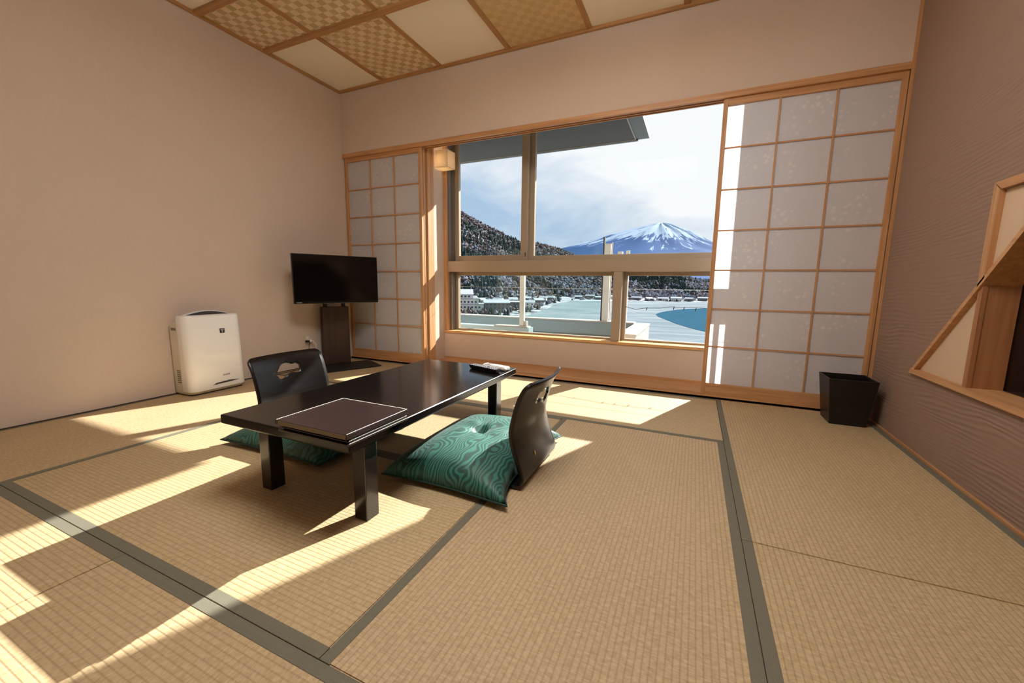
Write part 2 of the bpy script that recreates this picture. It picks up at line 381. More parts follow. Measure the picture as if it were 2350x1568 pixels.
def text_mesh(name, txt, size, mat, parent, matrix, depth=0.0006):
    cu = bpy.data.curves.new(name, 'FONT'); cu.body = txt; cu.size = size; cu.extrude = depth; cu.align_x = 'CENTER'; cu.align_y = 'CENTER'
    tmp = bpy.data.objects.new('tmp', cu); C.objects.link(tmp); dg = bpy.context.evaluated_depsgraph_get(); dg.update()
    me = bpy.data.meshes.new_from_object(tmp.evaluated_get(dg)); bpy.data.objects.remove(tmp); me.transform(matrix); me.materials.clear()
    return link(name, me, mat, parent)

# ------------------------------------------------------------------ room dimensions
XL, XR = -3.344, 1.047
YW = 3.185            # room face of the window wall
YB = -1.30
ZC = 2.676
XS1, XS2, XS3 = -2.445, -0.685, 0.192
YF, YFS, YR = 0.524, 2.284, 1.395
YLOW = 3.57           # low wall under the window
YO = 3.84             # outer face of the building

# ---- floor with tatami mats
floor = struct(box('floor', XL - 0.1, XR + 0.1, YB - 0.1, YW, -0.16, -0.052, 'black_gap'), 'straw tatami floor of the room')
def tatami(x0, x1, y0, y1, along):
    g = 0.0012
    x0 += g; x1 -= g; y0 += g; y1 -= g
    cx, cy = (x0 + x1) / 2, (y0 + y1) / 2
    L, W = ((x1 - x0), (y1 - y0)) if along == 'x' else ((y1 - y0), (x1 - x0))
    bm = bmesh.new(); bm_box(bm, -L / 2, L / 2, -W / 2, W / 2, -0.05, 0.0)
    bmesh.ops.bevel(bm, geom=[e for e in bm.edges if all(v.co.z > -0.01 for v in e.verts)], offset=0.0025, segments=2, affect='EDGES')
    o = link('tatami_mat', to_mesh(bm, 'tatami_mat'), 'tatami', floor)
    o.location = (cx, cy, 0); o.rotation_euler = (0, 0, 0 if along == 'x' else PI / 2)
    hb = 0.030
    for sgn in (-1, 1):
        bm = bmesh.new(); ya, yb = sorted((sgn * (W / 2 + 0.0004), sgn * (W / 2 - hb)))
        bm_box(bm, -L / 2 - 0.0003, L / 2 + 0.0003, ya, yb, -0.045, 0.0012)
        bmesh.ops.bevel(bm, geom=[e for e in bm.edges if all(v.co.z > -0.01 for v in e.verts)], offset=0.001, segments=1, affect='EDGES')
        b = link('edge_band', to_mesh(bm, 'edge_band'), 'edge_band', o)
XM = -1.53
tatami(XL, XM, YFS, YW - 0.004, 'x'); tatami(XM, XS3, YFS, YW - 0.004, 'x')
tatami(XL, XS1, YF, YFS, 'y')
tatami(XS1, XS2, 1.404, YFS, 'x'); tatami(XS1, XS2, YF, 1.404, 'x')
tatami(XS2, XS3, YF, YFS, 'y')
tatami(XS3, XR - 0.012, YR, YW - 0.004, 'y'); tatami(XS3, XR - 0.012, YR - 1.76, YR, 'y')
tatami(XL, -1.488, YF - 0.88, YF, 'x'); tatami(-1.488, XS3, YF - 0.88, YF, 'x')
tatami(XL, -1.488, YB, YF - 0.88, 'x'); tatami(-1.488, XS3, YB, YF - 0.88, 'x'); tatami(XS3, XR - 0.012, YB, YR - 1.76, 'y')

# ---- walls
struct(box('wall_left', XL - 0.15, XL, YB - 0.15, YW + 0.1, -0.1, ZC + 0.2, 'wall_beige'))
struct(box('baseboard_left', XL, XL + 0.009, YB, YW - 0.002, -0.01, 0.006, 'dark_wood_Z'))
struct(box('wall_back', XL - 0.15, XR + 0.5, YB - 0.15, YB, -0.1, ZC + 0.2, 'wall_beige'))
# window wall: lintel above the sliding screens
struct(multi_box('wall_front', [
    (XL, XR, YW, YW + 0.085, 2.087, ZC + 0.05),                     # lintel
    (XL, -2.395, YW + 0.095, YO, -0.1, 2.75),                       # solid wall behind the left screens
    (-2.45, 0.90, YLOW, YO - 0.06, -0.1, 0.296),                    # low wall under the window
    (XL, XR + 0.4, YW + 0.085, YO, 2.50, 2.75),                     # above the window
    (0.80, XR + 0.4, YLOW, YO, -0.1, 2.50),                         # right of the window
    (0.46, 0.81, YLOW + 0.12, YO, 0.296, 2.50),                     # column behind the right screen
    ], 'wall_beige'))
# right wall with an opening for the niche (opening in y,z below the diagonal)
NY0, NZ0 = 2.24, 0.412      # far side / shelf top
DIAG = lambda y: 0.398 + (2.682 - y) * (1.017 - 0.398) / (2.682 - 2.078)
NYN = 1.62                  # diagonal meets the top frame
rw = bmesh.new()
T = 0.14
def wallprism(poly):
    lo = [rw.verts.new((XR, p[0], p[1])) for p in poly]; hi = [rw.verts.new((XR + T, p[0], p[1])) for p in poly]
    rw.faces.new(lo); rw.faces.new(hi[::-1])
    for i in range(len(poly)): rw.faces.new((lo[i], hi[i], hi[(i + 1) % len(poly)], lo[(i + 1) % len(poly)]))
ZT = 1.186
wallprism([(YB - .15, -.1), (YW + .4, -.1), (YW + .4, 0.40), (YB - .15, 0.40)])                # below shelf
wallprism([(2.676, 0.40), (YW + .4, 0.40), (YW + .4, ZC + .2), (2.676, ZC + .2)])
wallprism([(2.676, DIAG(2.676)), (2.676, ZC + .2), (2.245, ZC + .2), (2.245, DIAG(2.245))])
wallprism([(2.245, ZT), (2.245, ZC + .2), (YB - .15, ZC + .2), (YB - .15, ZT)])
wallprism([(0.90, 0.40), (0.90, ZT), (YB - .15, ZT), (YB - .15, 0.40)])
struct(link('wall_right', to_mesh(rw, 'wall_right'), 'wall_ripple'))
struct(box('baseboard_right', XR - 0.010, XR, YB, YW - 0.001, -0.01, 0.010, 'hinoki_Y'))
# corner batten beside the right wall
struct(box('trim_1', XR - 0.014, XR + 0.001, YW - 0.012, YW, 0.0, ZC, 'hinoki_Z'))

# ---- ceiling
ceil = struct(box('ceiling', XL - 0.15, XR + 0.15, YB - 0.15, YW + 0.1, ZC + 0.012, ZC + 0.12, 'ceiling_base'))
ybeams = [2.42, 1.915, 1.19, 0.46, -0.27, -1.0]
xb = [-2.782, -2.14, -1.49, -0.835, -0.18, 0.475]
rows = [(YW, 2.42, 'PWPFPWP'), (2.42, 1.915, 'WWWWWWW'), (1.915, 1.19, 'PWPWPWP'), (1.19, .46, 'WPWPWPW'), (.46, -.27, 'PWPWPWP'), (-.27, -1.0, 'WPWPWPW'), (-1.0, YB, 'PWPWPWP')]
xe = [XL] + xb + [XR]
for (ya, yb_, pat) in rows:
    for i in range(7):
        mname = {'P': 'panel_cream', 'W': 'wicker', 'F': 'wicker_faint'}[pat[i]]
        box('ceiling_panel', xe[i] + 0.002, xe[i + 1] - 0.002, yb_ + 0.002, ya - 0.002, ZC, ZC + 0.012, mname, ceil)
for y in ybeams: box('ceiling_beam', XL, XR, y - 0.028, y + 0.022, ZC - 0.018, ZC + 0.001, 'ceiling_wood_X', ceil, 0.002)
for i, x in enumerate(xb):
    prev = YW
    for y in ybeams + [YB]:
        box('ceiling_batten', x - 0.018, x + 0.018, y + 0.022, prev - 0.012, ZC - 0.010, ZC + 0.001, 'ceiling_wood_Y', ceil, 0.0015)
        prev = y - 0.016
box('cornice', XL, XR, YW - 0.024, YW, ZC - 0.022, ZC + 0.001, 'ceiling_wood_X', ceil, 0.002)
box('cornice', XL, XL + 0.020, YB, YW - 0.024, ZC - 0.022, ZC + 0.001, 'ceiling_wood_Y', ceil, 0.002)
box('cornice', XR - 0.020, XR, YB, YW - 0.024, ZC - 0.022, ZC + 0.001, 'ceiling_wood_Y', ceil, 0.002)

# added fill light over the middle of the room (out of frame), brightens the interior
cl = thing('fill_light', 'square paper-shaded fill light added unseen above the middle of the room', 'fill light', (-0.55, 1.05, ZC))
box('frame', -0.20, 0.20, -0.20, 0.20, -0.030, -0.0, 'hinoki_X', cl, 0.004)
for sx in (-0.15, 0.15): box('hanger', sx - 0.01, sx + 0.01, -0.01, 0.01, -0.12, -0.03, 'hinoki_Z', cl)
box('diffuser', -0.45, 0.45, -0.45, 0.45, -0.24, -0.12, 'fill_lamp_glow', cl, 0.012)

# ---- timber around the screens
struct(multi_box('trim_2', [
    (XL, XR - 0.014, YW - 0.006, YW + 0.016, 2.050, 2.087),          # head beam front lip
    (XL, XR - 0.014, YW + 0.016, YW + 0.040, 2.066, 2.087),
    (XL, XR - 0.014, YW + 0.040, YW + 0.052, 2.050, 2.087),
    (XL, XR - 0.014, YW + 0.052, YW + 0.076, 2.066, 2.087),
    (XL, XR - 0.014, YW + 0.076, YW + 0.088, 2.050, 2.087)], 'hinoki_X', None, 0.0008), 'grooved pale timber head rail above the sliding screens')
struct(multi_box('trim_3', [
    (XL, XR, YW, YLOW, -0.06, 0.016),
    (XL, XR, YW, YW + 0.014, 0.0, 0.022),
    (XL, XR, YW + 0.042, YW + 0.052, 0.0, 0.022),
    (XL, XR, YW + 0.080, YLOW, 0.0, 0.022)], 'hinoki_X', None, 0.0006), 'pale timber threshold board with screen tracks')
struct(box('trim_4', -2.395, 0.9, YLOW - 0.012, YLOW, 0.02, 0.042, 'hinoki_X'))
struct(box('trim_5', -2.397, -2.376, YW + 0.092, YW + 0.19, 0.02, 2.30, 'hinoki_Z', None, 0.001), 'timber jamb board beside the left screens')
struct(box('trim_6', -2.397, -2.362, YLOW - 0.002, YLOW + 0.11, 0.30, 2.48, 'hinoki_Z', None, 0.002), 'timber post at the left edge of the window')
struct(box('trim_7', -2.395, 0.80, YLOW - 0.012, YLOW + 0.20, 0.296, 0.318, 'sill_wood_X', None, 0.002), 'pale timber window sill')

# ---- window
win = struct(multi_box('window_1', [
    (-2.385, 0.80, 3.585, 3.815, 0.930, 1.038),                      # transom box
    ], 'alu', None, 0.003), 'beige aluminium window with upper sliding sashes and lower fixed panes')
def wbox(n, *a, mat='alu', bev=0.002): return box(n, *a, mat, win, bev)
wbox('frame_jamb', -2.375, -2.352, 3.60, 3.82, 1.038, 2.48, mat='alu_dark')
wbox('frame_jamb', -2.354, -2.342, 3.66, 3.70, 1.038, 2.48, mat='alu_dark')
wbox('frame_jamb', -2.375, -2.335, 3.62, 3.79, 0.318, 0.930, mat='alu_dark')
wbox('frame_head', -2.375, 0.80, 3.60, 3.82, 2.44, 2.50)
def sash(x0, x1, y0, y1, zb, zt, st, rl, zb2):
    s = bpy.data.objects.new('sash', None); C.objects.link(s); s.parent = win
    box('stile', x0, x0 + st[0], y0, y1, zb, zt, 'alu', s, 0.003); box('stile', x1 - st[1], x1, y0, y1, zb, zt, 'alu', s, 0.003)
    box('rail', x0 + st[0], x1 - st[1], y0 + .003, y1 - .003, zb, zb2, 'alu', s, 0.002); box('rail', x0 + st[0], x1 - st[1], y0 + .003, y1 - .003, zt - rl, zt, 'alu', s, 0.002)
    box('pane', x0 + st[0], x1 - st[1], (y0 + y1) / 2 - .002, (y0 + y1) / 2 + .002, zb2, zt - rl, 'glass', s)
    return s
sash(-2.345, -1.520, 3.700, 3.740, 1.042, 2.44, (0.052, 0.068), 0.05, 1.099)
sash(-1.545, 0.335, 3.760, 3.800, 1.042, 2.44, (0.072, 0.055), 0.05, 1.091)
wbox('handle', -1.541, -1.533, 3.696, 3.701, 1.08, 1.12, mat='dark_wood_Z', bev=0.001)
# lower lights
wbox('mullion', -0.655, -0.582, 3.590, 3.750, 0.318, 0.930)
for (xa, xb_) in ((-2.335, -0.655), (-0.582, 0.37)):
    wbox('lower_frame', xa, xa + 0.030, 3.700, 3.745, 0.318, 0.930, bev=0.002)
    wbox('lower_frame', xb_ - 0.022, xb_, 3.700, 3.745, 0.318, 0.930, bev=0.002)
    wbox('lower_frame', xa + 0.03, xb_ - 0.022, 3.700, 3.745, 0.896, 0.930, bev=0.002)
    wbox('lower_frame', xa + 0.03, xb_ - 0.022, 3.700, 3.745, 0.318, 0.334, bev=0.002)
    wbox('lower_pane', xa + 0.03, xb_ - 0.022, 3.720, 3.724, 0.334, 0.896, mat='glass', bev=0)

# ---- shoji
def shoji(label, x0, x1, y0, depth=0.030):
    Z0, Z1 = 0.006 + 0.016, 2.064
    t = thing('sliding_screen', label, 'sliding screen', ((x0 + x1) / 2, y0, Z0), 0, 'paper sliding screens along the window wall')
    w = (x1 - x0) / 2; H = Z1 - Z0; sw = 0.027; rt_, rb = 0.056, 0.088
    for sgn in (-1, 1):
        a, b = sorted((sgn * w, sgn * (w - sw))); box('stile', a, b, 0, depth, 0, H, 'hinoki_Z', t, 0.0015)
    box('top_rail', -w + sw, w - sw, 0.001, depth - 0.001, H - rt_, H, 'hinoki_X', t, 0.001)
    box('bottom_rail', -w + sw, w - sw, 0.001, depth - 0.001, 0, rb, 'hinoki_X', t, 0.001)
    xa, xb_ = -w + sw, w - sw; za, zb = rb, H - rt_; mw = 0.0045
    for i in (1, 2):
        x = xa + (xb_ - xa) * i / 3; box('upright_bar', x - mw, x + mw, 0.004, 0.014, za, zb, 'hinoki_Z', t)
    for j in range(1, 7):
        z = za + (zb - za) * j / 7; box('cross_bar', xa, xb_, 0.006, 0.015, z - mw, z + mw, 'hinoki_X', t)
    for i in range(3):
        for j in range(7):
            p0, p1 = xa + (xb_ - xa) * i / 3, xa + (xb_ - xa) * (i + 1) / 3; q0, q1 = za + (zb - za) * j / 7, za + (zb - za) * (j + 1) / 7
            me = bpy.data.meshes.new('paper_pane'); me.from_pydata([(p0, 0.0165, q0), (p1, 0.0165, q0), (p1, 0.0165, q1), (p0, 0.0165, q1)], [], [(0, 1, 2, 3)])
            link('paper_pane', me, 'shoji_paper', t)
    return t
shoji('paper sliding screen beside the television, front one of two', XL + 0.012, -2.388, YW + 0.012)
shoji('paper sliding screen tucked behind the one beside the television', XL + 0.012, -2.388, YW + 0.050)
shoji('tall paper sliding screen with blossom print behind the wastebasket', 0.090, XR - 0.014, YW + 0.012)

# ---- wall lamp
wlmp = thing('wall_lamp', 'small cube wall lamp glowing warm beside the window', 'wall lamp', (-2.395, 3.500, 1.928))
s = 0.070; d0, d1 = 0.006, 0.142; H = 0.158
def quad(name, vs, mat, parent):
    me = bpy.data.meshes.new(name); me.from_pydata(vs, [], [tuple(range(len(vs)))]); return link(name, me, mat, parent)
sh = multi_box('shade', [(d0, d1, -s, -s + .002, 0, H), (d0, d1, s - .002, s, 0, H), (d1 - .002, d1, -s, s, 0, H), (d0, d1, -s, s, 0, .002)], 'lamp_shade', wlmp)
for (a, b, c) in ((d1, -s, 0), (d1, s, 0)): box('edge_seam', a - .001, a + .0008, b - .001, b + .001, 0, H, 'outlet', sh)
box('edge_seam', d0, d1, -s - .0006, -s + .0012, -0.0005, 0.0012, 'outlet', sh); box('edge_seam', d1 - .001, d1 + .0008, -s, s, -.0005, .0012, 'outlet', sh)
box('back_plate', 0.0, 0.006, -0.06, 0.06, 0.01, H - 0.01, 'white_plastic', wlmp, 0.001)
tube('bulb', [(0.006, 0, 0.08), (0.03, 0, 0.08), (0.045, 0, 0.075), (0.07, 0, 0.07), (0.085, 0, 0.067)], [0.012, 0.012, 0.02, 0.022, 0.008], 'bulb', wlmp)

# ---- wall outlet and cords
ot = thing('wall_outlet', 'pale wall outlet with plugs beside the television stand', 'outlet', (XL, 2.65, 0.215))
box('plate', 0, 0.008, -0.030, 0.030, 0.01, 0.085, 'outlet', ot, 0.002)
for z in (0.022, 0.052): box('socket', 0.008, 0.011, -0.012, 0.012, z, z + 0.022, 'white_plastic', ot, 0.001)
pc_ = thing('white_cable', 'white plug and cord running down from the wall outlet', 'cable', (XL + 0.011, 2.665, 0.245))
box('plug', 0, 0.028, -0.011, 0.011, -0.004, 0.018, 'white_plastic', pc_, 0.003)
tube('cord', [(0.026, 0.0, 0.006), (0.04, 0.015, 0.003), (0.045, 0.035, -0.03), (0.04, 0.045, -0.10), (0.05, 0.05, -0.18), (0.06, 0.05, -0.238), (0.08, 0.08, -0.241), (0.09, 0.11, -0.241)], 0.0035, 'white_plastic', pc_)
pb_ = thing('power_adapter', 'black plug with cord in the wall outlet', 'plug', (XL + 0.011, 2.635, 0.245))
box('plug', 0, 0.030, -0.014, 0.012, -0.006, 0.014, 'black_plastic', pb_, 0.003)
tube('cord', [(0.028, 0, 0.003), (0.05, -0.01, -0.01), (0.05, -0.02, -0.1), (0.05, -0.05, -0.19), (0.05, -0.12, -0.240), (0.05, -0.5, -0.241)], 0.003, 'black_plastic', pb_)

# ---- television on its stand
TVR = math.atan2(0.903, 0.43) - PI / 2          # width direction (0.43,0.903) is local X rotated; local -Y faces the room
ang_w = math.atan2(0.903, 0.43)
tv = thing('television', 'black flat television angled in the room corner', 'television', (-2.923, 2.67, 0.62), ang_w)
box('housing', -0.365, 0.365, 0.004, 0.045, 0, 0.426, 'tv_bezel', tv, 0.006)
box('screen', -0.357, 0.357, 0.001, 0.006, 0.020, 0.418, 'tv_screen', tv, 0.0008)
box('rear_bulge', -0.25, 0.25, 0.045, 0.085, 0.03, 0.33, 'tv_bezel', tv, 0.012)
text_mesh('maker_mark', 'TOSHIBA', 0.011, 'logo_silver', tv, Matrix.Translation((-0.325, 0.0028, 0.010)) @ Matrix.Rotation(PI / 2, 4, 'X'))
st_ = thing('television_stand', 'dark brown column stand on a black floor plate under the television', 'television stand', (-3.178 + 0.045 * -0.903, 2.858 + 0.045 * 0.43, 0.0), ang_w)
prism('floor_plate', [(-0.31, -0.39), (0.29, -0.39), (0.305, -0.375), (0.305, -0.06), (0.29, -0.04), (-0.29, -0.04), (-0.31, -0.06)], 'z', 0.0, 0.012, 'steel_black', st_, 0.002)
box('column', -0.123, 0.123, -0.045, 0.035, 0.012, 0.572, 'dark_wood_Z', st_, 0.003)
for x in (-0.085, 0.085):
    multi_box('bracket', [(x - 0.016, x + 0.016, -0.015, 0.012, 0.565, 0.70), (x - 0.016, x + 0.016, -0.225, 0.012, 0.675, 0.70)], 'steel_black', st_, 0.002)
box('bracket_bar', -0.20, 0.20, -0.2375, -0.222, 0.66, 0.86, 'steel_black', st_, 0.002)

# ---- air purifier
ap = thing('air_purifier', 'white air purifier standing on the tatami against the left wall', 'air purifier', (-3.340, 1.742, 0.0), 0.02)
def rr(x0, x1, y0, y1, rf, rb_, seg=8):
    pts = []
    for (cx, cy, r, a0) in ((x1 - rf, y0 + rf, rf, -90), (x1 - rf, y1 - rf, rf, 0), (x0 + rb_, y1 - rb_, rb_, 90), (x0 + rb_, y0 + rb_, rb_, 180)):
        for k in range(seg + 1):
            a = math.radians(a0 + 90 * k / seg); pts.append((cx + r * math.cos(a), cy + r * math.sin(a)))
    return pts
def loft(name, sections, mat, parent, smooth=True, top=None):
    bm = bmesh.new(); rings = []
    for z, poly in sections:
        rings.append([bm.verts.new((p[0], p[1], z if not callable(z) else z(p))) for p in poly])
    n = len(rings[0])
    for a, b in zip(rings, rings[1:]):
        for k in range(n): bm.faces.new((a[k], a[(k + 1) % n], b[(k + 1) % n], b[k]))
    bm.faces.new(rings[0][::-1]); bm.faces.new(rings[-1])
    o = link(name, to_mesh(bm, name), mat, parent)
    if smooth:
        for p in o.data.polygons: p.use_smooth = len(p.vertices) == 4
    return o
W_ = 0.192
topz = lambda p: 0.562 - 0.36 * max(0.0, 0.165 - p[0]) * (1.0 if p[0] < 0.165 else 0)
topz2 = lambda p: topz(p) - 0.012
loft('body', [(0.010, rr(0.004, 0.180, -W_ + .006, W_ - .006, 0.045, 0.012)), (0.022, rr(0.0, 0.186, -W_ + .002, W_ - .002, 0.047, 0.014)), (0.30, rr(0.0, 0.180, -W_, W_, 0.047, 0.014)),
              (topz2, rr(0.0, 0.172, -W_, W_, 0.047, 0.014)), (topz, rr(0.006, 0.164, -W_ + .008, W_ - .008, 0.042, 0.012))], 'purifier_side', ap)
loft('front_panel', [(0.026, rr(0.10, 0.200, -W_ - .001, W_ + .001, 0.050, 0.006)), (0.034, rr(0.098, 0.2035, -W_ - .003, W_ + .003, 0.052, 0.006)), (0.30, rr(0.096, 0.1975, -W_ - .003, W_ + .003, 0.052, 0.006)),
                     (0.552, rr(0.096, 0.186, -W_ - .003, W_ + .003, 0.052, 0.006)), (0.566, rr(0.100, 0.178, -W_ + .004, W_ - .004, 0.045, 0.006))], 'purifier_white', ap)
box('foot', 0.02, 0.17, -0.17, 0.17, 0.0, 0.012, 'vent_dark', ap)
arc = [(-0.155 + 0.31 * k / 16, 0.5655 + 0.030 * math.sin(PI * k / 16)) for k in range(17)]
prism('vent_hood', [(-0.165, 0.545)] + arc + [(0.165, 0.545)], 'x', 0.085, 0.118, 'purifier_white', ap)
arc2 = [(-0.138 + 0.276 * k / 16, 0.5665 + 0.0225 * math.sin(PI * k / 16)) for k in range(17)]
prism('air_outlet', [(-0.138, 0.560)] + arc2 + [(0.138, 0.560)], 'x', 0.112, 0.128, 'vent_dark', ap)
em = box('emblem', 0.1865, 0.1925, 0.030, 0.064, 0.428, 0.462, 'black_plastic', ap, 0.001)
bm = bmesh.new()
for (yy, zz) in ((0.040, 0.453), (0.047, 0.455), (0.054, 0.453), (0.0435, 0.447), (0.0505, 0.447), (0.047, 0.441), (0.047, 0.436)):
    bmesh.ops.create_uvsphere(bm, u_segments=8, v_segments=6, radius=0.0033, matrix=Matrix.Translation((0.1925, yy, zz)) @ Matrix.Diagonal((0.3, 1, 1, 1)))
link('emblem_cluster', to_mesh(bm, 'emblem_cluster'), 'logo_silver', em)
text_mesh('maker_mark', 'SHARP', 0.017, 'logo_grey', ap, Matrix.Translation((0.2022, 0.045, 0.118)) @ Matrix.Rotation(PI / 2, 4, 'Z') @ Matrix.Rotation(PI / 2, 4, 'X'))
prism('air_slot', [(-0.055, 0.057), (0.06, 0.061), (0.135, 0.066), (0.06, 0.074), (-0.03, 0.068)], 'x', 0.1980, 0.2052, 'vent_dark', ap)
box('side_grip', 0.03, 0.085, -W_ - .0015, -W_ + .004, 0.462, 0.480, 'vent_grey', ap, 0.001)
for k in range(7): box('side_slit', 0.05, 0.088, -W_ - .0012, -W_ + .003, 0.09 + 0.014 * k, 0.096 + 0.014 * k, 'vent_grey', ap)

# ---- low table
TX0, TX1, TY0, TY1, TZ = -1.547, -0.915, 0.847, 2.095, 0.325
tb = thing('low_table', 'long black lacquered low table in the middle of the tatami', 'table', ((TX0 + TX1) / 2, (TY0 + TY1) / 2, 0))
hx, hy = (TX1 - TX0) / 2, (TY1 - TY0) / 2
box('table_top', -hx, hx, -hy, hy, TZ - 0.034, TZ, 'lacquer', tb, 0.006, 3)
ix, iy = 0.046, 0.105; lw = 0.055
for sx in (-1, 1):
    for sy in (-1, 1):
        a, b = sorted((sx * (hx - ix), sx * (hx - ix - lw))); c, d = sorted((sy * (hy - iy), sy * (hy - iy - lw * 1.05)))
        box('leg', a, b, c, d, 0.0, TZ - 0.034, 'lacquer_edge', tb, 0.003)
for sy in (-1, 1):
    c, d = sorted((sy * (hy - iy - 0.012), sy * (hy - iy - 0.035))); box('apron', -hx + ix + lw, hx - ix - lw, c, d, TZ - 0.062, TZ - 0.034, 'lacquer_edge', tb, 0.002)
for sx in (-1, 1):
    c, d = sorted((sx * (hx - ix - 0.012), sx * (hx - ix - 0.035))); box('apron', c, d, -hy + iy + lw, hy - iy - lw, TZ - 0.062, TZ - 0.034, 'lacquer_edge', tb, 0.002)

# ---- legless floor chairs
PROF = [(-0.40, 0.007), (-0.20, 0.007), (-0.075, 0.008), (-0.028, 0.011), (-0.008, 0.022), (-0.003, 0.042), (-0.009, 0.066), (-0.024, 0.105), (-0.048, 0.178), (-0.056, 0.222), (-0.053, 0.252), (-0.039, 0.314), (-0.018, 0.377), (0.013, 0.432)]
def catmull(P, n=10):
    out = []
    for i in range(len(P) - 1):
        p0 = Vector(P[max(i - 1, 0)]); p1 = Vector(P[i]); p2 = Vector(P[i + 1]); p3 = Vector(P[min(i + 2, len(P) - 1)])
        for k in range(n):
            t = k / n
            out.append(0.5 * ((2 * p1) + (-p0 + p2) * t + (2 * p0 - 5 * p1 + 4 * p2 - p3) * t * t + (-p0 + 3 * p1 - 3 * p2 + p3) * t ** 3))
    out.append(Vector(P[-1])); return out
CURVE = catmull(PROF); ARC = [0.0]
for a, b in zip(CURVE, CURVE[1:]): ARC.append(ARC[-1] + (b - a).length)
LEN = ARC[-1]
def curve_at(s):
    s = max(0, min(LEN, s))
    import bisect
    i = min(len(ARC) - 2, max(0, bisect.bisect_right(ARC, s) - 1)); t = (s - ARC[i]) / (ARC[i + 1] - ARC[i] + 1e-9)
    return CURVE[i].lerp(CURVE[i + 1], t)
HW = 0.205
def shell_pt(s, t, off):
    p = curve_at(s); q = (curve_at(s + 0.004) - curve_at(s - 0.004)).normalized(); nrm = Vector((-q.y, q.x))   # inward (sitter side) / up
    g = max(0.0, min(1.0, (p.y - 0.03) / 0.24)); g = g * g * (3 - 2 * g)
    bulge = 0.034 * (1 - (t / HW) ** 2) * g
    return Vector((p.x + bulge + nrm.x * off, t, p.y + nrm.y * off))
cloud = [(750, 690), (775, 655), (815, 610), (855, 560), (885, 510), (930, 468), (985, 446), (1040, 440), (1090, 450), (1135, 472), (1170, 496), (1205, 503), (1240, 490), (1280, 494), (1318, 530), (1334, 580), (1330, 645), (1308, 705), (1270, 740), (1230, 748), (1190, 728), (1140, 715), (1085, 722), (1030, 745), (985, 785), (945, 820), (900, 840), (850, 842), (812, 825), (795, 780), (775, 735)]
def chair_mesh():
    s_hole = LEN - 0.098
    hole = [(s_hole - (y - 640) * 0.143 / 580 * 0.78, -(x - 1050) * 0.143 / 580) for (x, y) in cloud]
    r = 0.03; outer = []
    def arcp(cs, ct, a0, a1, rr_=r):
        for k in range(7):
            a = math.radians(a0 + (a1 - a0) * k / 6); outer.append((cs + rr_ * math.cos(a), ct + rr_ * math.sin(a)))
    n = 46
    arcp(r, -HW + r, 180, 270)
    for k in range(1, n): outer.append((r + (LEN - 2 * r) * k / n, -HW))
    arcp(LEN - r, -HW + r, 270, 360)
    for k in range(1, 16): outer.append((LEN, -HW + r + (2 * HW - 2 * r) * k / 16))
    arcp(LEN - r, HW - r, 0, 90)
    for k in range(1, n): outer.append((LEN - r - (LEN - 2 * r) * k / n, HW))
    arcp(r, HW - r, 90, 180)
    pts = [Vector(p) for p in outer] + [Vector(p) for p in hole]
    no, nh = len(outer), len(hole)
    edges = [(i, (i + 1) % no) for i in range(no)] + [(no + i, no + (i + 1) % nh) for i in range(nh)]
    def inside(p, poly):
        c = False; j = len(poly) - 1
        for i in range(len(poly)):
            if (poly[i][1] > p[1]) != (poly[j][1] > p[1]) and p[0] < (poly[j][0] - poly[i][0]) * (p[1] - poly[i][1]) / (poly[j][1] - poly[i][1]) + poly[i][0]: c = not c
            j = i
        return c
    for i in range(1, 60):
        for j in range(1, 22):
            p = (LEN * i / 60, -HW + 2 * HW * j / 22)
            if p[0] < 0.02 or p[0] > LEN - 0.02 or abs(p[1]) > HW - 0.008: continue
            if inside(p, hole) or min((p[0] - h[0]) ** 2 + (p[1] - h[1]) ** 2 for h in hole) < 0.005 ** 2: continue
            pts.append(Vector(p))
    V, E_, F, *_ = delaunay_2d_cdt(pts, edges, [], 1, 1e-6)
    tris = [f for f in F if not inside(sum((Vector(V[i]) for i in f), Vector((0, 0))) / len(f), hole)]
    bm = bmesh.new()
    th = 0.0048
    A = [bm.verts.new(shell_pt(v[0], v[1], th)) for v in V]; B = [bm.verts.new(shell_pt(v[0], v[1], -th)) for v in V]
    cnt = {}
    for f in tris:
        bm.faces.new([A[i] for i in f]); bm.faces.new([B[i] for i in reversed(f)])
        for k in range(len(f)):
            e_ = (f[k], f[(k + 1) % len(f)]); cnt.setdefault(tuple(sorted(e_)), []).append(e_)
    for k, es in cnt.items():
        if len(es) == 1:
            a, b = es[0]; bm.faces.new((A[b], A[a], B[a], B[b]))
    for v in [v for v in bm.verts if not v.link_faces]: bm.verts.remove(v)
    me = to_mesh(bm, 'bent_shell')
    for p in me.polygons: p.use_smooth = len(p.vertices) == 3
    return me
CH = chair_mesh()
def floor_chair(label, loc, rz):
    t = thing('floor_chair', label, 'floor chair', loc, rz, 'legless lacquered chairs at the low table')
    link('bent_shell', CH, 'chair_lacquer', t)
    p = shell_pt(LEN - 0.355, -0.045, -0.0065)
    d = box('maker_disc', -0.001, 0.001, -0.005, 0.005, -0.009, 0.009, 'gold', t, 0.0008); d.location = p; d.rotation_euler = (0, -0.25, 0)
    return t
floor_chair('black lacquered legless chair seen from behind at the right of the table', (-0.565, 1.57, 0.0), 0.0)
floor_chair('black lacquered legless chair facing the viewer near the air purifier', (-1.930, 1.405, 0.0), PI)

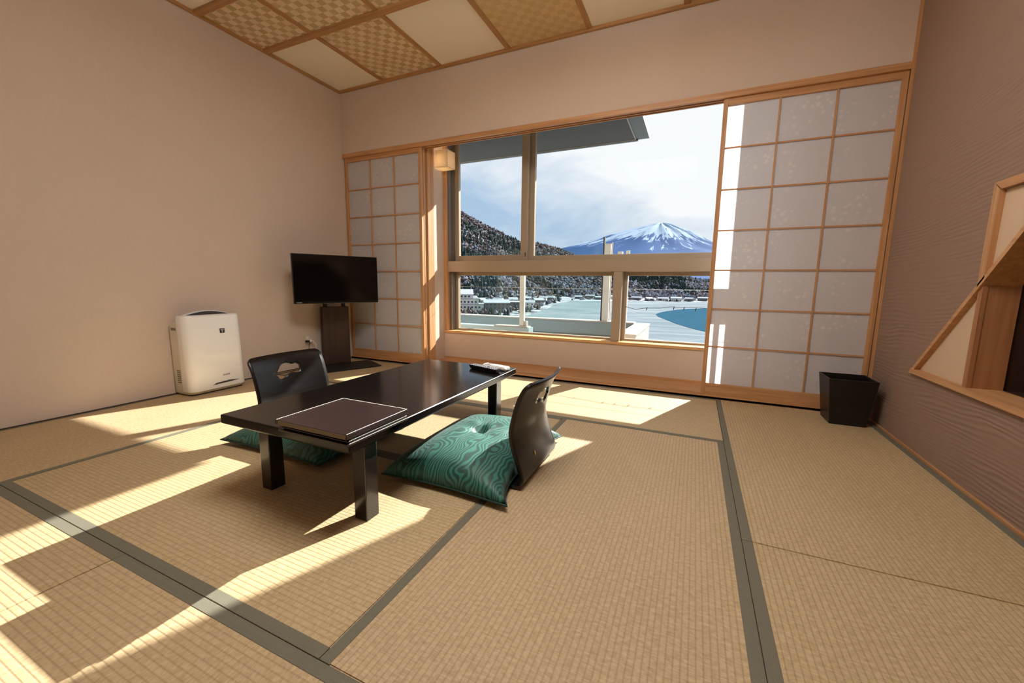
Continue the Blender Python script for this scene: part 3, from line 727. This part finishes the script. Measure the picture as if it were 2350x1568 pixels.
# ---- cushions
def cushion(label, cx, cy, sx, sy, H, rz, ears, seed):
    t = thing('floor_cushion', label, 'cushion', (cx, cy, 0.0), rz, 'green moire floor cushions')
    n = 44; rnd = random.Random(seed); ph = [rnd.uniform(0, 6.28) for _ in range(8)]
    def surf(u, v, top):
        a = 1 - 0.05 * (1 - v * v); b = 1 - 0.05 * (1 - u * u)
        x, y = u * a * sx, v * b * sy
        if u * v != 0:
            k = ears.get((1 if u > 0 else -1, 1 if v > 0 else -1), 0.0); w = (abs(u) * abs(v)) ** 5
            x += k * w * (1 if u > 0 else -1)
        f = max(0.0, (1 - abs(u) ** 2.5)) ** 0.42 * max(0.0, (1 - abs(v) ** 2.5)) ** 0.42
        if top:
            z = 0.026 + H * f
            r = math.hypot(u * sx, v * sy); z -= 0.042 * math.exp(-(r / 0.035) ** 2) + 0.012 * math.exp(-(r / 0.11) ** 2)
            th = math.atan2(v, u); z += 0.005 * math.sin(5 * th + ph[0]) * math.exp(-((r - 0.09) / 0.05) ** 2)
            z += 0.004 * math.sin(u * 5 + ph[1]) * math.sin(v * 4 + ph[2]) * f
        else: z = 0.026 - 0.011 * min(1, f * 3)
        return (x, y, z)
    bm = bmesh.new()
    g = [[[bm.verts.new(surf(-1 + 2 * i / n, -1 + 2 * j / n, top)) for j in range(n + 1)] for i in range(n + 1)] for top in (True, False)]
    for i in range(n):
        for j in range(n):
            bm.faces.new((g[0][i][j], g[0][i + 1][j], g[0][i + 1][j + 1], g[0][i][j + 1])); bm.faces.new((g[1][i][j], g[1][i][j + 1], g[1][i + 1][j + 1], g[1][i + 1][j]))
    bmesh.ops.remove_doubles(bm, verts=bm.verts[:], dist=1e-5)
    link('cover', to_mesh(bm, 'cover'), 'cushion_green', t, smooth=True)
    bpts = [surf(-1 + 2 * i / n, -1, True) for i in range(n)] + [surf(1, -1 + 2 * i / n, True) for i in range(n)] + [surf(1 - 2 * i / n, 1, True) for i in range(n)] + [surf(-1, 1 - 2 * i / n, True) for i in range(n + 1)]
    tube('piping', bpts, 0.0035, 'cushion_piping', t, 6)
    z0 = surf(0, 0, True)[2]
    tube('tuft', [(-0.008, 0, z0), (0, 0.0, z0 + 0.004), (0.008, 0, z0)], 0.003, 'cushion_piping', t, 6)
    return t
cushion('green moire floor cushion on the right chair, partly in sunlight', -0.868, 1.572, 0.258, 0.366, 0.128, 0.0, {(1, -1): 0.055, (1, 1): 0.03}, 3)
cushion('green moire floor cushion in shade under the left side of the table', -1.745, 1.447, 0.325, 0.305, 0.105, 0.0, {(-1, -1): 0.03}, 5)

# ---- binder on the table
bd = thing('binder', 'dark brown leather binder with white stitching at the table corner', 'binder', (-1.053, 0.962, TZ))
bw, bh = 0.156, 0.140
box('back_cover', -bw + 0.004, bw - 0.002, -bh + 0.006, bh, 0.0, 0.007, 'leather', bd, 0.0015)
box('pages', -bw + 0.014, bw - 0.008, -bh + 0.020, bh - 0.008, 0.007, 0.0235, 'black_plastic', bd, 0.001)
box('middle_leaf', -bw + 0.006, bw - 0.004, -bh + 0.010, bh - 0.003, 0.0125, 0.0155, 'leather', bd, 0.001)
fc = box('front_cover', -bw, bw, -bh, bh, 0.0235, 0.0395, 'leather', bd, 0.002)
dsh = 0.0055
def stitch_line(bm, p, q):
    p, q = Vector(p), Vector(q); L = (q - p).length; n = int(L / (dsh * 1.4)); d = (q - p).normalized()
    for k in range(n):
        c = p + d * (k + 0.5) * L / n; a = d * dsh / 2; w = d.cross(Vector((0, 0, 1))) * 0.0010
        vs = [bm.verts.new(c + sa * a + sw * w + Vector((0, 0, h))) for h in (0, 0.0010) for sa, sw in ((-1, -1), (1, -1), (1, 1), (-1, 1))]
        for f in ((4, 5, 6, 7), (0, 1, 5, 4), (1, 2, 6, 5), (2, 3, 7, 6), (3, 0, 4, 7)): bm.faces.new([vs[i] for i in f])
i_ = 0.003; zt = 0.0394
bm = bmesh.new()
stitch_line(bm, (-bw + i_, -bh + i_, zt), (-bw + i_, bh - i_, zt)); stitch_line(bm, (-bw + i_, bh - i_, zt), (bw - i_, bh - i_, zt)); stitch_line(bm, (bw - i_, bh - i_, zt), (bw - i_, -bh + i_, zt))
link('stitching', to_mesh(bm, 'stitching'), 'stitch', fc)
bm = bmesh.new(); stitch_line(bm, (bw - 0.005, bh - i_, 0.0154), (bw - 0.005, -bh + 0.012, 0.0154)); link('stitching', to_mesh(bm, 'stitching'), 'stitch', bd)
bm = bmesh.new(); stitch_line(bm, (bw - 0.003, bh - i_, 0.0069), (bw - 0.003, -bh + 0.012, 0.0069)); link('stitching', to_mesh(bm, 'stitching'), 'stitch', bd)
box('lit_front_band', -bw + 0.016, bw - 0.002, -bh - 0.0012, -bh + 0.001, 0.0252, 0.0378, 'leather_lit', fc, 0.0004)  # front face of the cover, lit look put into a lighter leather colour

# ---- remote controls
rz_ = math.atan2(-0.075, 0.235)
r1 = thing('remote_control', 'black remote control with many small buttons on the table', 'remote control', (-1.048, 1.955, TZ), rz_)
bm = bmesh.new()
vs = bm_box(bm, -0.112, 0.112, -0.024, 0.024, 0.0, 0.022)
for v in vs:
    if v.co.z < 0.01: v.co.x *= 0.88; v.co.y *= 0.8
bmesh.ops.bevel(bm, geom=bm.edges[:], offset=0.004, segments=2, affect='EDGES')
link('casing', to_mesh(bm, 'casing'), 'black_plastic', r1)
for i in range(13):
    for j in range(3):
        if (i, j) in ((8, 1),): continue
        box('button', -0.096 + i * 0.0155 - 0.005, -0.096 + i * 0.0155 + 0.005, -0.014 + j * 0.014 - 0.004, -0.014 + j * 0.014 + 0.004, 0.021, 0.0245, 'button_grey', r1, 0.001)
r2_ = thing('remote_control', 'white remote control lying behind the black one on the table', 'remote control', (-1.015, 2.032, TZ), rz_ + 0.05)
bm = bmesh.new(); bm_box(bm, -0.088, 0.088, -0.026, 0.026, 0.0, 0.021); bmesh.ops.bevel(bm, geom=bm.edges[:], offset=0.006, segments=3, affect='EDGES')
link('casing', to_mesh(bm, 'casing'), 'white_plastic', r2_)
box('display', -0.07, -0.03, -0.018, 0.018, 0.0205, 0.0218, 'vent_grey', r2_, 0.0005)
for i in range(4): box('button', -0.01 + i * 0.018, 0.0 + i * 0.018, -0.012, 0.012, 0.0205, 0.023, 'paper_white', r2_, 0.001)

# ---- wastebasket
wb = thing('wastebasket', 'black tapered square wastebasket standing in the corner', 'wastebasket', (0.878, 3.0, 0.0))
def basket(hb, hbx, ht, htx, H, t):
    bm = bmesh.new()
    def ring(ax, ay, z): return [bm.verts.new((sx * ax, sy * ay, z)) for sx, sy in ((-1, -1), (1, -1), (1, 1), (-1, 1))]
    o0, o1 = ring(hbx, hb, 0.0), ring(htx, ht, H); i1, i0 = ring(htx - t, ht - t, H), ring(hbx - t, hb - t, t)
    for a, b in ((o0, o1), (o1, i1), (i1, i0)):
        for k in range(4): bm.faces.new((a[k], a[(k + 1) % 4], b[(k + 1) % 4], b[k]))
    bm.faces.new(o0[::-1]); bm.faces.new(i0)
    bmesh.ops.bevel(bm, geom=bm.edges[:], offset=0.0012, segments=1, affect='EDGES')
    return to_mesh(bm, 'bin_body')
link('bin_body', basket(0.088, 0.088, 0.112, 0.117, 0.278, 0.008), 'basket_black', wb)
box('liner', -0.078, 0.078, -0.078, 0.078, 0.009, 0.011, 'basket_inside', wb)

# ---- niche in the right wall
nc = thing('display_niche', 'timber framed niche with a slanting edge in the right wall', 'niche', (XR, 2.24, 0.398))
ox, oy, oz = XR, 2.24, 0.398
def np_(name, poly, x0, x1, mat): # polygon in world y,z
    return prism(name, [(p[0] - oy, p[1] - oz) for p in poly], 'x', x0 - ox, x1 - ox, mat, nc)
D = 0.106
np_('shelf_board', [(2.690, 0.384), (2.676, 0.408), (0.90, 0.408), (0.90, 0.384)], XR - 0.016, XR + D, 'hinoki_Y')
d_ = 0.022
np_('slanting_board', [(2.676, 0.408), (2.650, 0.408), (1.90, DIAG(1.90) - 0.028), (1.90, DIAG(1.90))], XR - 0.012, XR + D, 'hinoki_Y')
np_('upright_frame', [(2.262, DIAG(2.262) - 0.01), (2.226, DIAG(2.226) - 0.01), (2.222, 1.195), (2.262, 1.222)], XR - 0.012, XR + 0.02, 'hinoki_Z')
np_('top_frame', [(2.262, 1.222), (2.222, 1.190), (0.90, 1.190), (0.90, 1.222)], XR - 0.012, XR + 0.02, 'hinoki_Y')
np_('lower_panel', [(2.69, 0.40), (2.255, 0.40), (2.255, 0.835)], XR + 0.010, XR + 0.02, 'niche_cream')
np_('upper_panel', [(2.235, DIAG(2.235)), (2.235, 1.195), (1.86, 1.195), (1.86, DIAG(1.86))], XR + 0.006, XR + 0.02, 'niche_cream')
np_('side_post', [(2.266, 0.405), (2.238, 0.405), (2.238, 0.83), (2.266, 0.80)], XR - 0.004, XR + 0.012, 'niche_wood_Z')
np_('side_panel', [(2.262, 0.405), (2.240, 0.405), (2.240, 0.83), (2.262, 0.80)], XR + 0.012, XR + D, 'niche_wood_Z')
np_('back_panel', [(2.26, 0.405), (0.88, 0.405), (0.88, 1.20), (2.26, 1.20)], XR + 0.30, XR + 0.31, 'dark_wood_Z')
np_('inner_floor', [(2.262, 0.384), (0.88, 0.384), (0.88, 0.406), (2.262, 0.406)], XR + D, XR + 0.30, 'dark_wood_Z')
np_('inner_side', [(2.262, 0.406), (2.250, 0.406), (2.250, 1.20), (2.262, 1.20)], XR + D, XR + 0.30, 'dark_wood_Z')
np_('inner_top', [(2.262, 1.20), (0.88, 1.20), (0.88, 1.21), (2.262, 1.21)], XR + 0.02, XR + 0.30, 'dark_wood_Z')
np_('inner_side', [(0.90, 0.406), (0.88, 0.406), (0.88, 1.20), (0.90, 1.20)], XR + 0.0, XR + 0.30, 'dark_wood_Z')

# ------------------------------------------------------------------ outside: balcony
bp = struct(multi_box('balcony_parapet', [(-6.0, -0.66, 5.20, 5.36, -1.2, 0.335)], 'parapet_blue'), 'grey balcony parapet outside the window')
box('coping', -6.0, -0.67, 5.185, 5.375, 0.335, 0.352, 'parapet_white', bp)
box('groove', -6.0, -0.66, 5.190, 5.202, 0.16, 0.172, 'vent_grey', bp)
sp = struct(multi_box('balcony_side_wall', [(-0.66, -0.50, 4.06, 5.36, -1.2, 0.318)], 'parapet_white'), 'pale wall at the end of the balcony')
box('coping', -0.667, -0.493, 4.05, 5.375, 0.318, 0.336, 'parapet_white', sp)
struct(box('balcony_deck', -6.0, -0.50, YO, 5.36, -0.45, -0.25, 'parapet_blue'))
ev = struct(box('eave', -6.0, -0.66, YO - 0.02, 4.52, 2.300, 2.52, 'soffit'), 'grey sun shade slab above the window outside')
box('fascia_trim', -6.0, -0.64, 4.505, 4.535, 2.290, 2.365, 'soffit_trim', ev)
box('end_panel', -0.66, -0.53, YO - 0.02, 4.53, 2.304, 2.362, 'soffit_trim', ev)
box('end_strip', -0.668, -0.658, YO, 4.52, 2.297, 2.303, 'parapet_white', ev)
box('front_strip', -6.0, -0.658, 4.496, 4.506, 2.295, 2.301, 'parapet_white', ev)
rp = thing('railing_post', 'white railing post rising at the balcony corner before the mountain', 'post', (-1.045, 5.28, 0.352))
box('post', -0.045, 0.035, -0.03, 0.03, 0.0, 0.985, 'rail_white', rp, 0.004); box('dark_edge', -0.062, -0.046, -0.03, 0.03, 0.0, 1.07, 'twig', rp); box('rod', 0.044, 0.056, -0.01, 0.01, 0.0, 1.0, 'outlet', rp)
r3 = thing('balustrade_post', 'small white railing end beside the taller balcony post', 'post', (-0.89, 5.28, 0.352))
box('post', -0.03, 0.03, -0.03, 0.03, 0.0, 0.885, 'rail_white', r3, 0.004)
r4 = thing('balustrade_post', 'small pale railing end nearest the sliding screen', 'post', (-0.797, 5.28, 0.352))
box('post', -0.022, 0.022, -0.02, 0.02, 0.0, 0.895, 'rail_white', r4, 0.004)
gp = thing('glass_screen', 'clear glass screen standing on the balcony parapet', 'glass screen', (-2.05, 5.28, 0.352))
box('pane', -0.95, 0.93, -0.005, 0.005, 0.0, 0.95, 'glass_green', gp)
pp = thing('drain_post', 'pale upright post with a foot bracket outside the lower pane', 'post', (-1.875, 4.45, 0.315))
box('post', -0.028, 0.028, -0.025, 0.025, 0.0, 0.66, 'rail_white', pp, 0.004); box('foot', 0.03, 0.065, -0.03, 0.03, 0.0, 0.06, 'parapet_white', pp, 0.006)
struct(box('balcony_ledge', -3.6, -1.76, 4.38, 4.52, -0.25, 0.300, 'parapet_blue'))
box('base', -0.35, 0.09, -0.06, 0.06, -0.015, 0.0, 'parapet_white', pp, 0.003)
wr = thing('guard_wire', 'thin pale wire stretched across outside the lower panes', 'wire', (-1.2, 3.775, 0.776))
tube('wire', [(-1.17, 0, 0.004), (-0.6, 0, 0.0), (0.2, 0, -0.001), (1.64, 0, 0.004)], 0.0016, 'rail_white', wr, 5)
sl = thing('string_of_lights', 'thin dark string with tiny bulbs hanging inside the lower right pane', 'string lights', (-0.2, 3.690, 0.615))
pts = [(-0.36, 0, 0.01), (-0.27, 0, -0.012), (-0.18, 0, 0.002), (-0.06, 0, 0.006), (0.02, 0, 0.020), (0.10, 0, 0.017), (0.2, 0, 0.02), (0.34, 0, 0.012), (0.5, 0, 0.02)]
tube('string', pts, 0.0022, 'twig', sl, 5)
for (x, z) in ((-0.17, -0.012), (0.05, 0.002), (0.13, 0.0), (0.22, -0.004), (0.36, -0.006)):
    tube('bulb', [(x, 0, z + 0.022), (x - 0.004, 0, z + 0.008), (x - 0.007, 0, z - 0.008)], [0.002, 0.0045, 0.002], 'twig', sl, 6)

# ------------------------------------------------------------------ landscape
LZ = -24.2
def pol(az, d, z): a = math.radians(az); return (d * math.sin(a), d * math.cos(a), z)
def interp(tab, x):
    if x <= tab[0][0]: return tab[0][1]
    for (a, b), (c, d) in zip(tab, tab[1:]):
        if x <= c: return b + (d - b) * (x - a) / (c - a)
    return tab[-1][1]
m, nt, out = new_mat('ice'); M['ice'] = m
v = noise(nt, obj_coord(nt), 0.02, 6, 0.6); v2 = noise(nt, obj_coord(nt, (0.02, 0.12, 1)), 1.0, 4)
principled(nt, out, mixcol(nt, ramp(nt, math_n(nt, 'ADD', math_n(nt, 'MULTIPLY', v, 0.5), math_n(nt, 'MULTIPLY', v2, 0.5)), 0.35, 0.7), srgb(108, 119, 126), srgb(138, 146, 151)), 0.95, spec=0.0)
m, nt, out = new_mat('water'); M['water'] = m
w1 = noise(nt, obj_coord(nt, (0.05, 0.35, 1)), 1.0, 4, 0.6)
principled(nt, out, mixcol(nt, w1, srgb(34, 66, 86), srgb(58, 92, 110)), 0.9, spec=0.0)
m, nt, out = new_mat('land'); M['land'] = m
v = noise(nt, obj_coord(nt), 0.016, 6, 0.65); v2 = noise(nt, obj_coord(nt), 0.09, 4, 0.6)
s = N(nt, 'ShaderNodeSeparateXYZ'); nt.links.new(obj_coord(nt), s.inputs[0])
hz_ = ramp(nt, s.outputs['Z'], LZ + 4, LZ + 30)
fac = ramp(nt, math_n(nt, 'SUBTRACT', math_n(nt, 'ADD', math_n(nt, 'MULTIPLY', v, 0.6), math_n(nt, 'MULTIPLY', v2, 0.4)), math_n(nt, 'MULTIPLY', hz_, 0.14)), 0.38, 0.56)
principled(nt, out, mixcol(nt, fac, srgb(72, 70, 74), srgb(156, 160, 168)), 0.9, spec=0.1)
m, nt, out = new_mat('mountain_snow_haze'); M['mountain_snow_haze'] = m
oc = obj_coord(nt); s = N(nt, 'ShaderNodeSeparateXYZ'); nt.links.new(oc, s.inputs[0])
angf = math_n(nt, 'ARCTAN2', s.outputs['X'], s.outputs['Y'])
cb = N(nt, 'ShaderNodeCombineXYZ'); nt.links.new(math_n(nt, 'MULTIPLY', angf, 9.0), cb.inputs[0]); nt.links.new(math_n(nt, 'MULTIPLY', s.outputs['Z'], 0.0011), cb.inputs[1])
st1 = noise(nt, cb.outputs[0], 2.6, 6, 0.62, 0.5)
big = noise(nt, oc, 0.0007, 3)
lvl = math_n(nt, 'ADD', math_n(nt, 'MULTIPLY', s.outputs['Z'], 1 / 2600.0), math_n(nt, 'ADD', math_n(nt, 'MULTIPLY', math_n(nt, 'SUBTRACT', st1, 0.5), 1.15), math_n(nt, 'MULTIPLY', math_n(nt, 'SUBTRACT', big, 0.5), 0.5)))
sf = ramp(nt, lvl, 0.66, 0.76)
principled(nt, out, mixcol(nt, sf, srgb(8, 64, 116), srgb(146, 166, 186)), 0.9, spec=0.05)  # blue of the bare slopes is distance haze put into the base colour
simple('conifer', srgb(44, 58, 54), 0.9, 0.3, 0.05, spec=0.1)
simple('bare_tree', srgb(96, 84, 82), 0.9, 0.25, 0.05, spec=0.1)
simple('snow_tree', srgb(124, 128, 140), 0.9, 0.2, 0.05, spec=0.1)

def poly_obj(name, pts, mat):
    bm = bmesh.new(); vs = [bm.verts.new(p) for p in pts]; f = bm.faces.new(vs); f.normal_update()
    if f.normal.z < 0: f.normal_flip()
    me = bpy.data.meshes.new(name); bm.to_mesh(me); bm.free(); return link(name, me, mat)
struct(poly_obj('lake_ice', [(-900, 60, LZ), (900, 60, LZ), (900, 1200, LZ), (-900, 1200, LZ)], 'ice'), 'frozen lake covered in pale ice')
def ap_(u_az, el): d = 25.0 / math.tan(math.radians(-el)); return pol(u_az, d, LZ + 0.15)
wp = [(-4.6, -3.74), (-4.2, -4.05), (-3.2, -4.42), (-2.0, -4.85), (-0.6, -5.25), (0.6, -5.52), (1.7, -5.75), (4, -6.1), (9, -6.3), (26, -6.5), (26, -2.6), (9, -2.68), (4, -2.72), (1.5, -2.75), (-0.5, -2.85), (-1.8, -3.0), (-3.2, -3.25), (-4.2, -3.5)]
struct(poly_obj('lake_water', [ap_(a, e_) for a, e_ in wp], 'water'), 'patch of open blue water in the frozen lake')

RIDGE = [(-46, 11.5), (-38, 11.0), (-31.5, 9.6), (-27.8, 7.8), (-23.5, 5.9), (-20.5, 5.6), (-17.5, 4.75), (-15.6, 4.0), (-14.1, 3.3), (-12, 2.7), (-9, 2.3), (-5, 2.1), (-2, 1.4), (0, 0.8), (3, 0.6), (8, 1.2), (16, 2), (32, 4)]
SHORE = [(-46, 240), (-26, 270), (-22, 330), (-19.3, 420), (-18, 560), (-16, 650), (-10, 690), (-2, 700), (3, 760), (16, 800)]
FOOT = [(-46, 470), (-26, 560), (-20, 680), (-16, 760), (-2, 820), (16, 900)]
DR = 1150.0
rn = random.Random(11)
import mathutils
def tn(x, y, s): return mathutils.noise.noise(Vector((x * s, y * s, 0.3)))
def height(az, d):
    sh = interp(SHORE, az); ft = interp(FOOT, az)
    zr = 0.8 + math.tan(math.radians(interp(RIDGE, az))) * DR
    x, y, _ = pol(az, d, 0)
    if d < ft: return LZ + 0.4 + 3.0 * max(0, (d - sh) / max(1, ft - sh)) + 0.7 * tn(x, y, 0.02)
    t = min(1.0, (d - ft) / (DR - ft)); t2 = t ** 1.15
    z = LZ + 3.4 + (zr - LZ - 3.4) * t2
    z += (14 * tn(x, y, 0.006) + 6 * tn(x, y, 0.02)) * math.sin(PI * min(1, t))
    if d > DR: z -= (d - DR) * 0.25
    return z
bm = bmesh.new(); grid = []
azs = [-46 + 0.5 * k for k in range(152)]
for az in azs:
    sh = interp(SHORE, az); row = []
    ds = [sh, sh + 6] + [sh + 6 + (DR - sh - 6) * k / 40 for k in range(1, 41)] + [DR + 120, DR + 300]
    for i, d in enumerate(ds):
        z = height(az, d) if i else LZ - 0.5
        row.append(bm.verts.new(pol(az, d, z)))
    grid.append(row)
for a, b in zip(grid, grid[1:]):
    for k in range(len(a) - 1): bm.faces.new((a[k], b[k], b[k + 1], a[k + 1]))
struct(link('hillside', to_mesh(bm, 'hillside'), 'land', None, True), 'snowy wooded hillside above the lake shore')
# forest: a mass of small trees
verts, faces, mi = [], [], []
def add_tree(x, y, z, h, r, kind):
    b = len(verts); k = 5; ph = rn.uniform(0, 6)
    if kind == 0:
        for lvl, (zz, rr_) in enumerate(((0.1, 1.0), (0.5, 0.6))):
            b = len(verts)
            for i in range(k): verts.append((x + r * rr_ * math.cos(ph + 2 * PI * i / k), y + r * rr_ * math.sin(ph + 2 * PI * i / k), z + h * zz))
            verts.append((x, y, z + h * (0.7 if lvl == 0 else 1.0)))
            for i in range(k): faces.append((b + i, b + (i + 1) % k, b + k)); mi.append(0)
    else:
        for zz, rr_ in ((0.25, 0.6), (0.6, 1.0)):
            for i in range(k): verts.append((x + r * rr_ * math.cos(ph + 2 * PI * i / k) * rn.uniform(.8, 1.2), y + r * rr_ * math.sin(ph + 2 * PI * i / k), z + h * zz * rn.uniform(.9, 1.1)))
        verts.append((x, y, z + h))
        for i in range(k):
            faces.append((b + i, b + (i + 1) % k, b + k + (i + 1) % k, b + k + i)); mi.append(kind)
            faces.append((b + k + i, b + k + (i + 1) % k, b + 2 * k)); mi.append(kind)
for _ in range(12500):
    az = rn.uniform(-36, 20); ft = interp(FOOT, az)
    d = ft + (DR + 25 - ft) * rn.random() ** 0.9
    x, y, _z = pol(az, d, 0); z = height(az, d)
    c = tn(x + 400, y, 0.008) + 0.5 * tn(x, y + 900, 0.03)
    kind = 0 if c > 0.08 + rn.uniform(-.25, .25) else (1 if rn.random() < (0.45 if z < LZ + 55 else 0.75) else 2)
    h = rn.uniform(7, 12) if kind == 0 else rn.uniform(5, 9)
    add_tree(x, y, z - 0.5, h, rn.uniform(2.0, 3.2) if kind == 0 else rn.uniform(2.6, 4.4), kind)
for _ in range(420):
    az = rn.uniform(-33, -17.5); sh, ft = interp(SHORE, az), interp(FOOT, az); d = rn.uniform(sh + 25, ft)
    x, y, _z = pol(az, d, 0); add_tree(x, y, height(az, d) - .3, rn.uniform(3, 7), rn.uniform(1.5, 3.5), rn.choice((0, 0, 1, 2)))
for _ in range(160):
    az = rn.uniform(-16, 4); sh, ft = interp(SHORE, az), interp(FOOT, az); d = rn.uniform(sh + 15, ft)
    x, y, _z = pol(az, d, 0); add_tree(x, y, height(az, d) - .3, rn.uniform(2, 5), rn.uniform(1.5, 4), rn.choice((0, 1, 1, 2)))
me = bpy.data.meshes.new('forest'); me.from_pydata(verts, [], faces)
for k in ('conifer', 'bare_tree', 'snow_tree'): me.materials.append(M[k])
for p, i in zip(me.polygons, mi): p.material_index = i
fo = bpy.data.objects.new('forest', me); C.objects.link(fo); tag(fo, 'winter forest of conifers and bare trees on the hillside', 'forest', kind='stuff')

# the mountain
FD = 18000.0; faz = -4.6
PEAK = FD * math.tan(math.radians(8.25))
cx_, cy_, _ = pol(faz, FD, 0)
mt = thing('mountain', 'snow-capped volcano beyond the lake', 'mountain', (cx_, cy_, LZ))
bm = bmesh.new(); rings = []
LEFT = [(0, 1.0), (250, 0.985), (600, 0.945), (1100, 0.90), (2000, 0.82), (3560, 0.63), (6000, 0.40), (10000, 0.15), (16000, 0.0)]
RIGHT = [(0, 1.0), (200, 0.985), (450, 0.955), (1200, 0.83), (1920, 0.66), (3200, 0.46), (6000, 0.22), (10000, 0.08), (16000, 0.0)]
NA = 140
for ri, r in enumerate([0.001, 120, 250, 400, 600, 850, 1150, 1500, 2000, 2600, 3300, 4200, 5500, 7500, 10000, 14000]):
    row = []
    for k in range(NA):
        a = 2 * PI * k / NA; f = 0.5 + 0.5 * math.cos(a - math.radians(90 - faz) )  # 1 to the right
        right = Vector((math.cos(math.radians(-faz)), math.sin(math.radians(-faz)))); dirv = Vector((math.sin(a), math.cos(a)))
        f = 0.5 + 0.5 * dirv.dot(right)
        h = interp(LEFT, r) * (1 - f) + interp(RIGHT, r) * f
        h += 0.012 * min(1, r / 500) * math.sin(a * 17 + r * 0.001) * (1 if r < 6000 else 0)
        row.append(bm.verts.new((r * dirv.x, r * dirv.y, PEAK * h)))
    rings.append(row)
for a, b in zip(rings, rings[1:]):
    for k in range(NA): bm.faces.new((a[k], a[(k + 1) % NA], b[(k + 1) % NA], b[k]))
link('slopes', to_mesh(bm, 'slopes'), 'mountain_snow_haze', mt, True)

# village on the shore
def house(name, label, az, d, w, dep, h, rot, wall, roof_h=0.28, storeys=2, group=None, cat='house'):
    x, y, _ = pol(az, d, 0); z = height(az, d) - 0.6
    t = thing(name, label, cat, (x, y, z), math.radians(-az) + rot, group)
    box('walls', -w / 2, w / 2, -dep / 2, dep / 2, 0, h, wall, t)
    prism('roof', [(-dep / 2 - .8, h - .1), (dep / 2 + .8, h - .1), (dep / 2 + .8, h + .35), (0, h + dep * roof_h), (-dep / 2 - .8, h + .35)], 'x', -w / 2 - .8, w / 2 + .8, 'snow', t)
    n = max(2, int(w / 3.2))
    for s_ in range(storeys):
        zb = h * (s_ + 0.25) / storeys
        for i in range(n):
            xx = -w / 2 + w * (i + 0.5) / n
            box('window', xx - 0.7, xx + 0.7, -dep / 2 - 0.06, -dep / 2 + 0.02, zb, zb + min(1.5, h / storeys * 0.5), 'house_window', t)
    return t
x, y, _ = pol(-30.6, 340, 0)
ht = thing('hotel', 'large white stepped hotel at the left of the lake shore', 'building', (x, y, height(-30.6, 340) - 0.6), math.radians(30.6))
for k, (wd, z0, z1, dx) in enumerate(((26, 0, 8, 0), (22, 8, 12.5, -2), (17, 12.5, 16, -4))):
    wl_ = box('storey_block', -wd / 2 + dx, wd / 2 + dx, -7, 7, z0, z1, 'house_wall', ht)
    box('snow_ledge', -wd / 2 + dx - .5, wd / 2 + dx + .5, -7.6, 7.6, z1 - .2, z1 + .35, 'snow', ht)
    nst = max(1, int((z1 - z0) / 3.6))
    for s_ in range(nst):
        for i in range(int(wd / 3)):
            xx = -wd / 2 + dx + 1.5 + 3 * i
            box('window', xx - 0.8, xx + 0.8, -7.08, -6.95, z0 + 1.0 + s_ * 3.6, z0 + 2.5 + s_ * 3.6, 'house_window', ht)
prism('roof', [(-9, 16), (9, 16), (0, 20)], 'x', -12.5, 4.5, 'snow', ht)
house('lodge', 'long dark lodge with a snowy roof right of the white hotel', -26.6, 350, 21, 12, 8.5, 0.15, 'house_wall_dark', 0.25, 3, cat='building')
house('inn', 'low pale inn with a flat snowy roof between lodge and drain post', -23.9, 395, 18, 11, 7.5, -0.2, 'house_wall_dark', 0.12, 3, cat='building')
rh = random.Random(4)
ORD = ('leftmost', 'second', 'third', 'fourth', 'fifth', 'sixth', 'seventh', 'eighth', 'ninth', 'tenth', 'rightmost')
for k, (az, d) in enumerate(sorted(((-18.9, 600), (-21.8, 430), (-20.6, 470), (-26.3, 470), (-28.8, 460), (-24.2, 500), (-22.4, 540), (-19.9, 560), (-30.0, 520)))):
    house('house', ('%s small snow-roofed house%s in the left shore village' % ((ORD[k] if k < 8 else 'rightmost'), ' from the left' if 0 < k < 8 else '')), az, d, rh.uniform(9, 14), rh.uniform(8, 10), rh.uniform(4.5, 6.5), rh.uniform(-.5, .5), rh.choice(('house_wall', 'house_wall_dark')), 0.3, 2, 'houses in the village on the left shore')
for k, (az, d) in enumerate(((-15.0, 715), (-13.4, 730), (-12.2, 715), (-10.6, 735), (-9.0, 725), (-7.2, 730), (-5.6, 725), (-3.8, 735), (-2.2, 730), (-0.6, 745), (1.0, 770))):
    house('cottage', ('%s tiny snow-roofed building%s along the far lake shore' % (ORD[k], ' from the left' if 0 < k < 10 else '')), az, d, rh.uniform(10, 18), rh.uniform(8, 10), rh.uniform(3.5, 5.5), rh.uniform(-.5, .5), rh.choice(('house_wall', 'house_wall_dark', 'house_wall_dark')), 0.3, 1, 'buildings along the far shore')
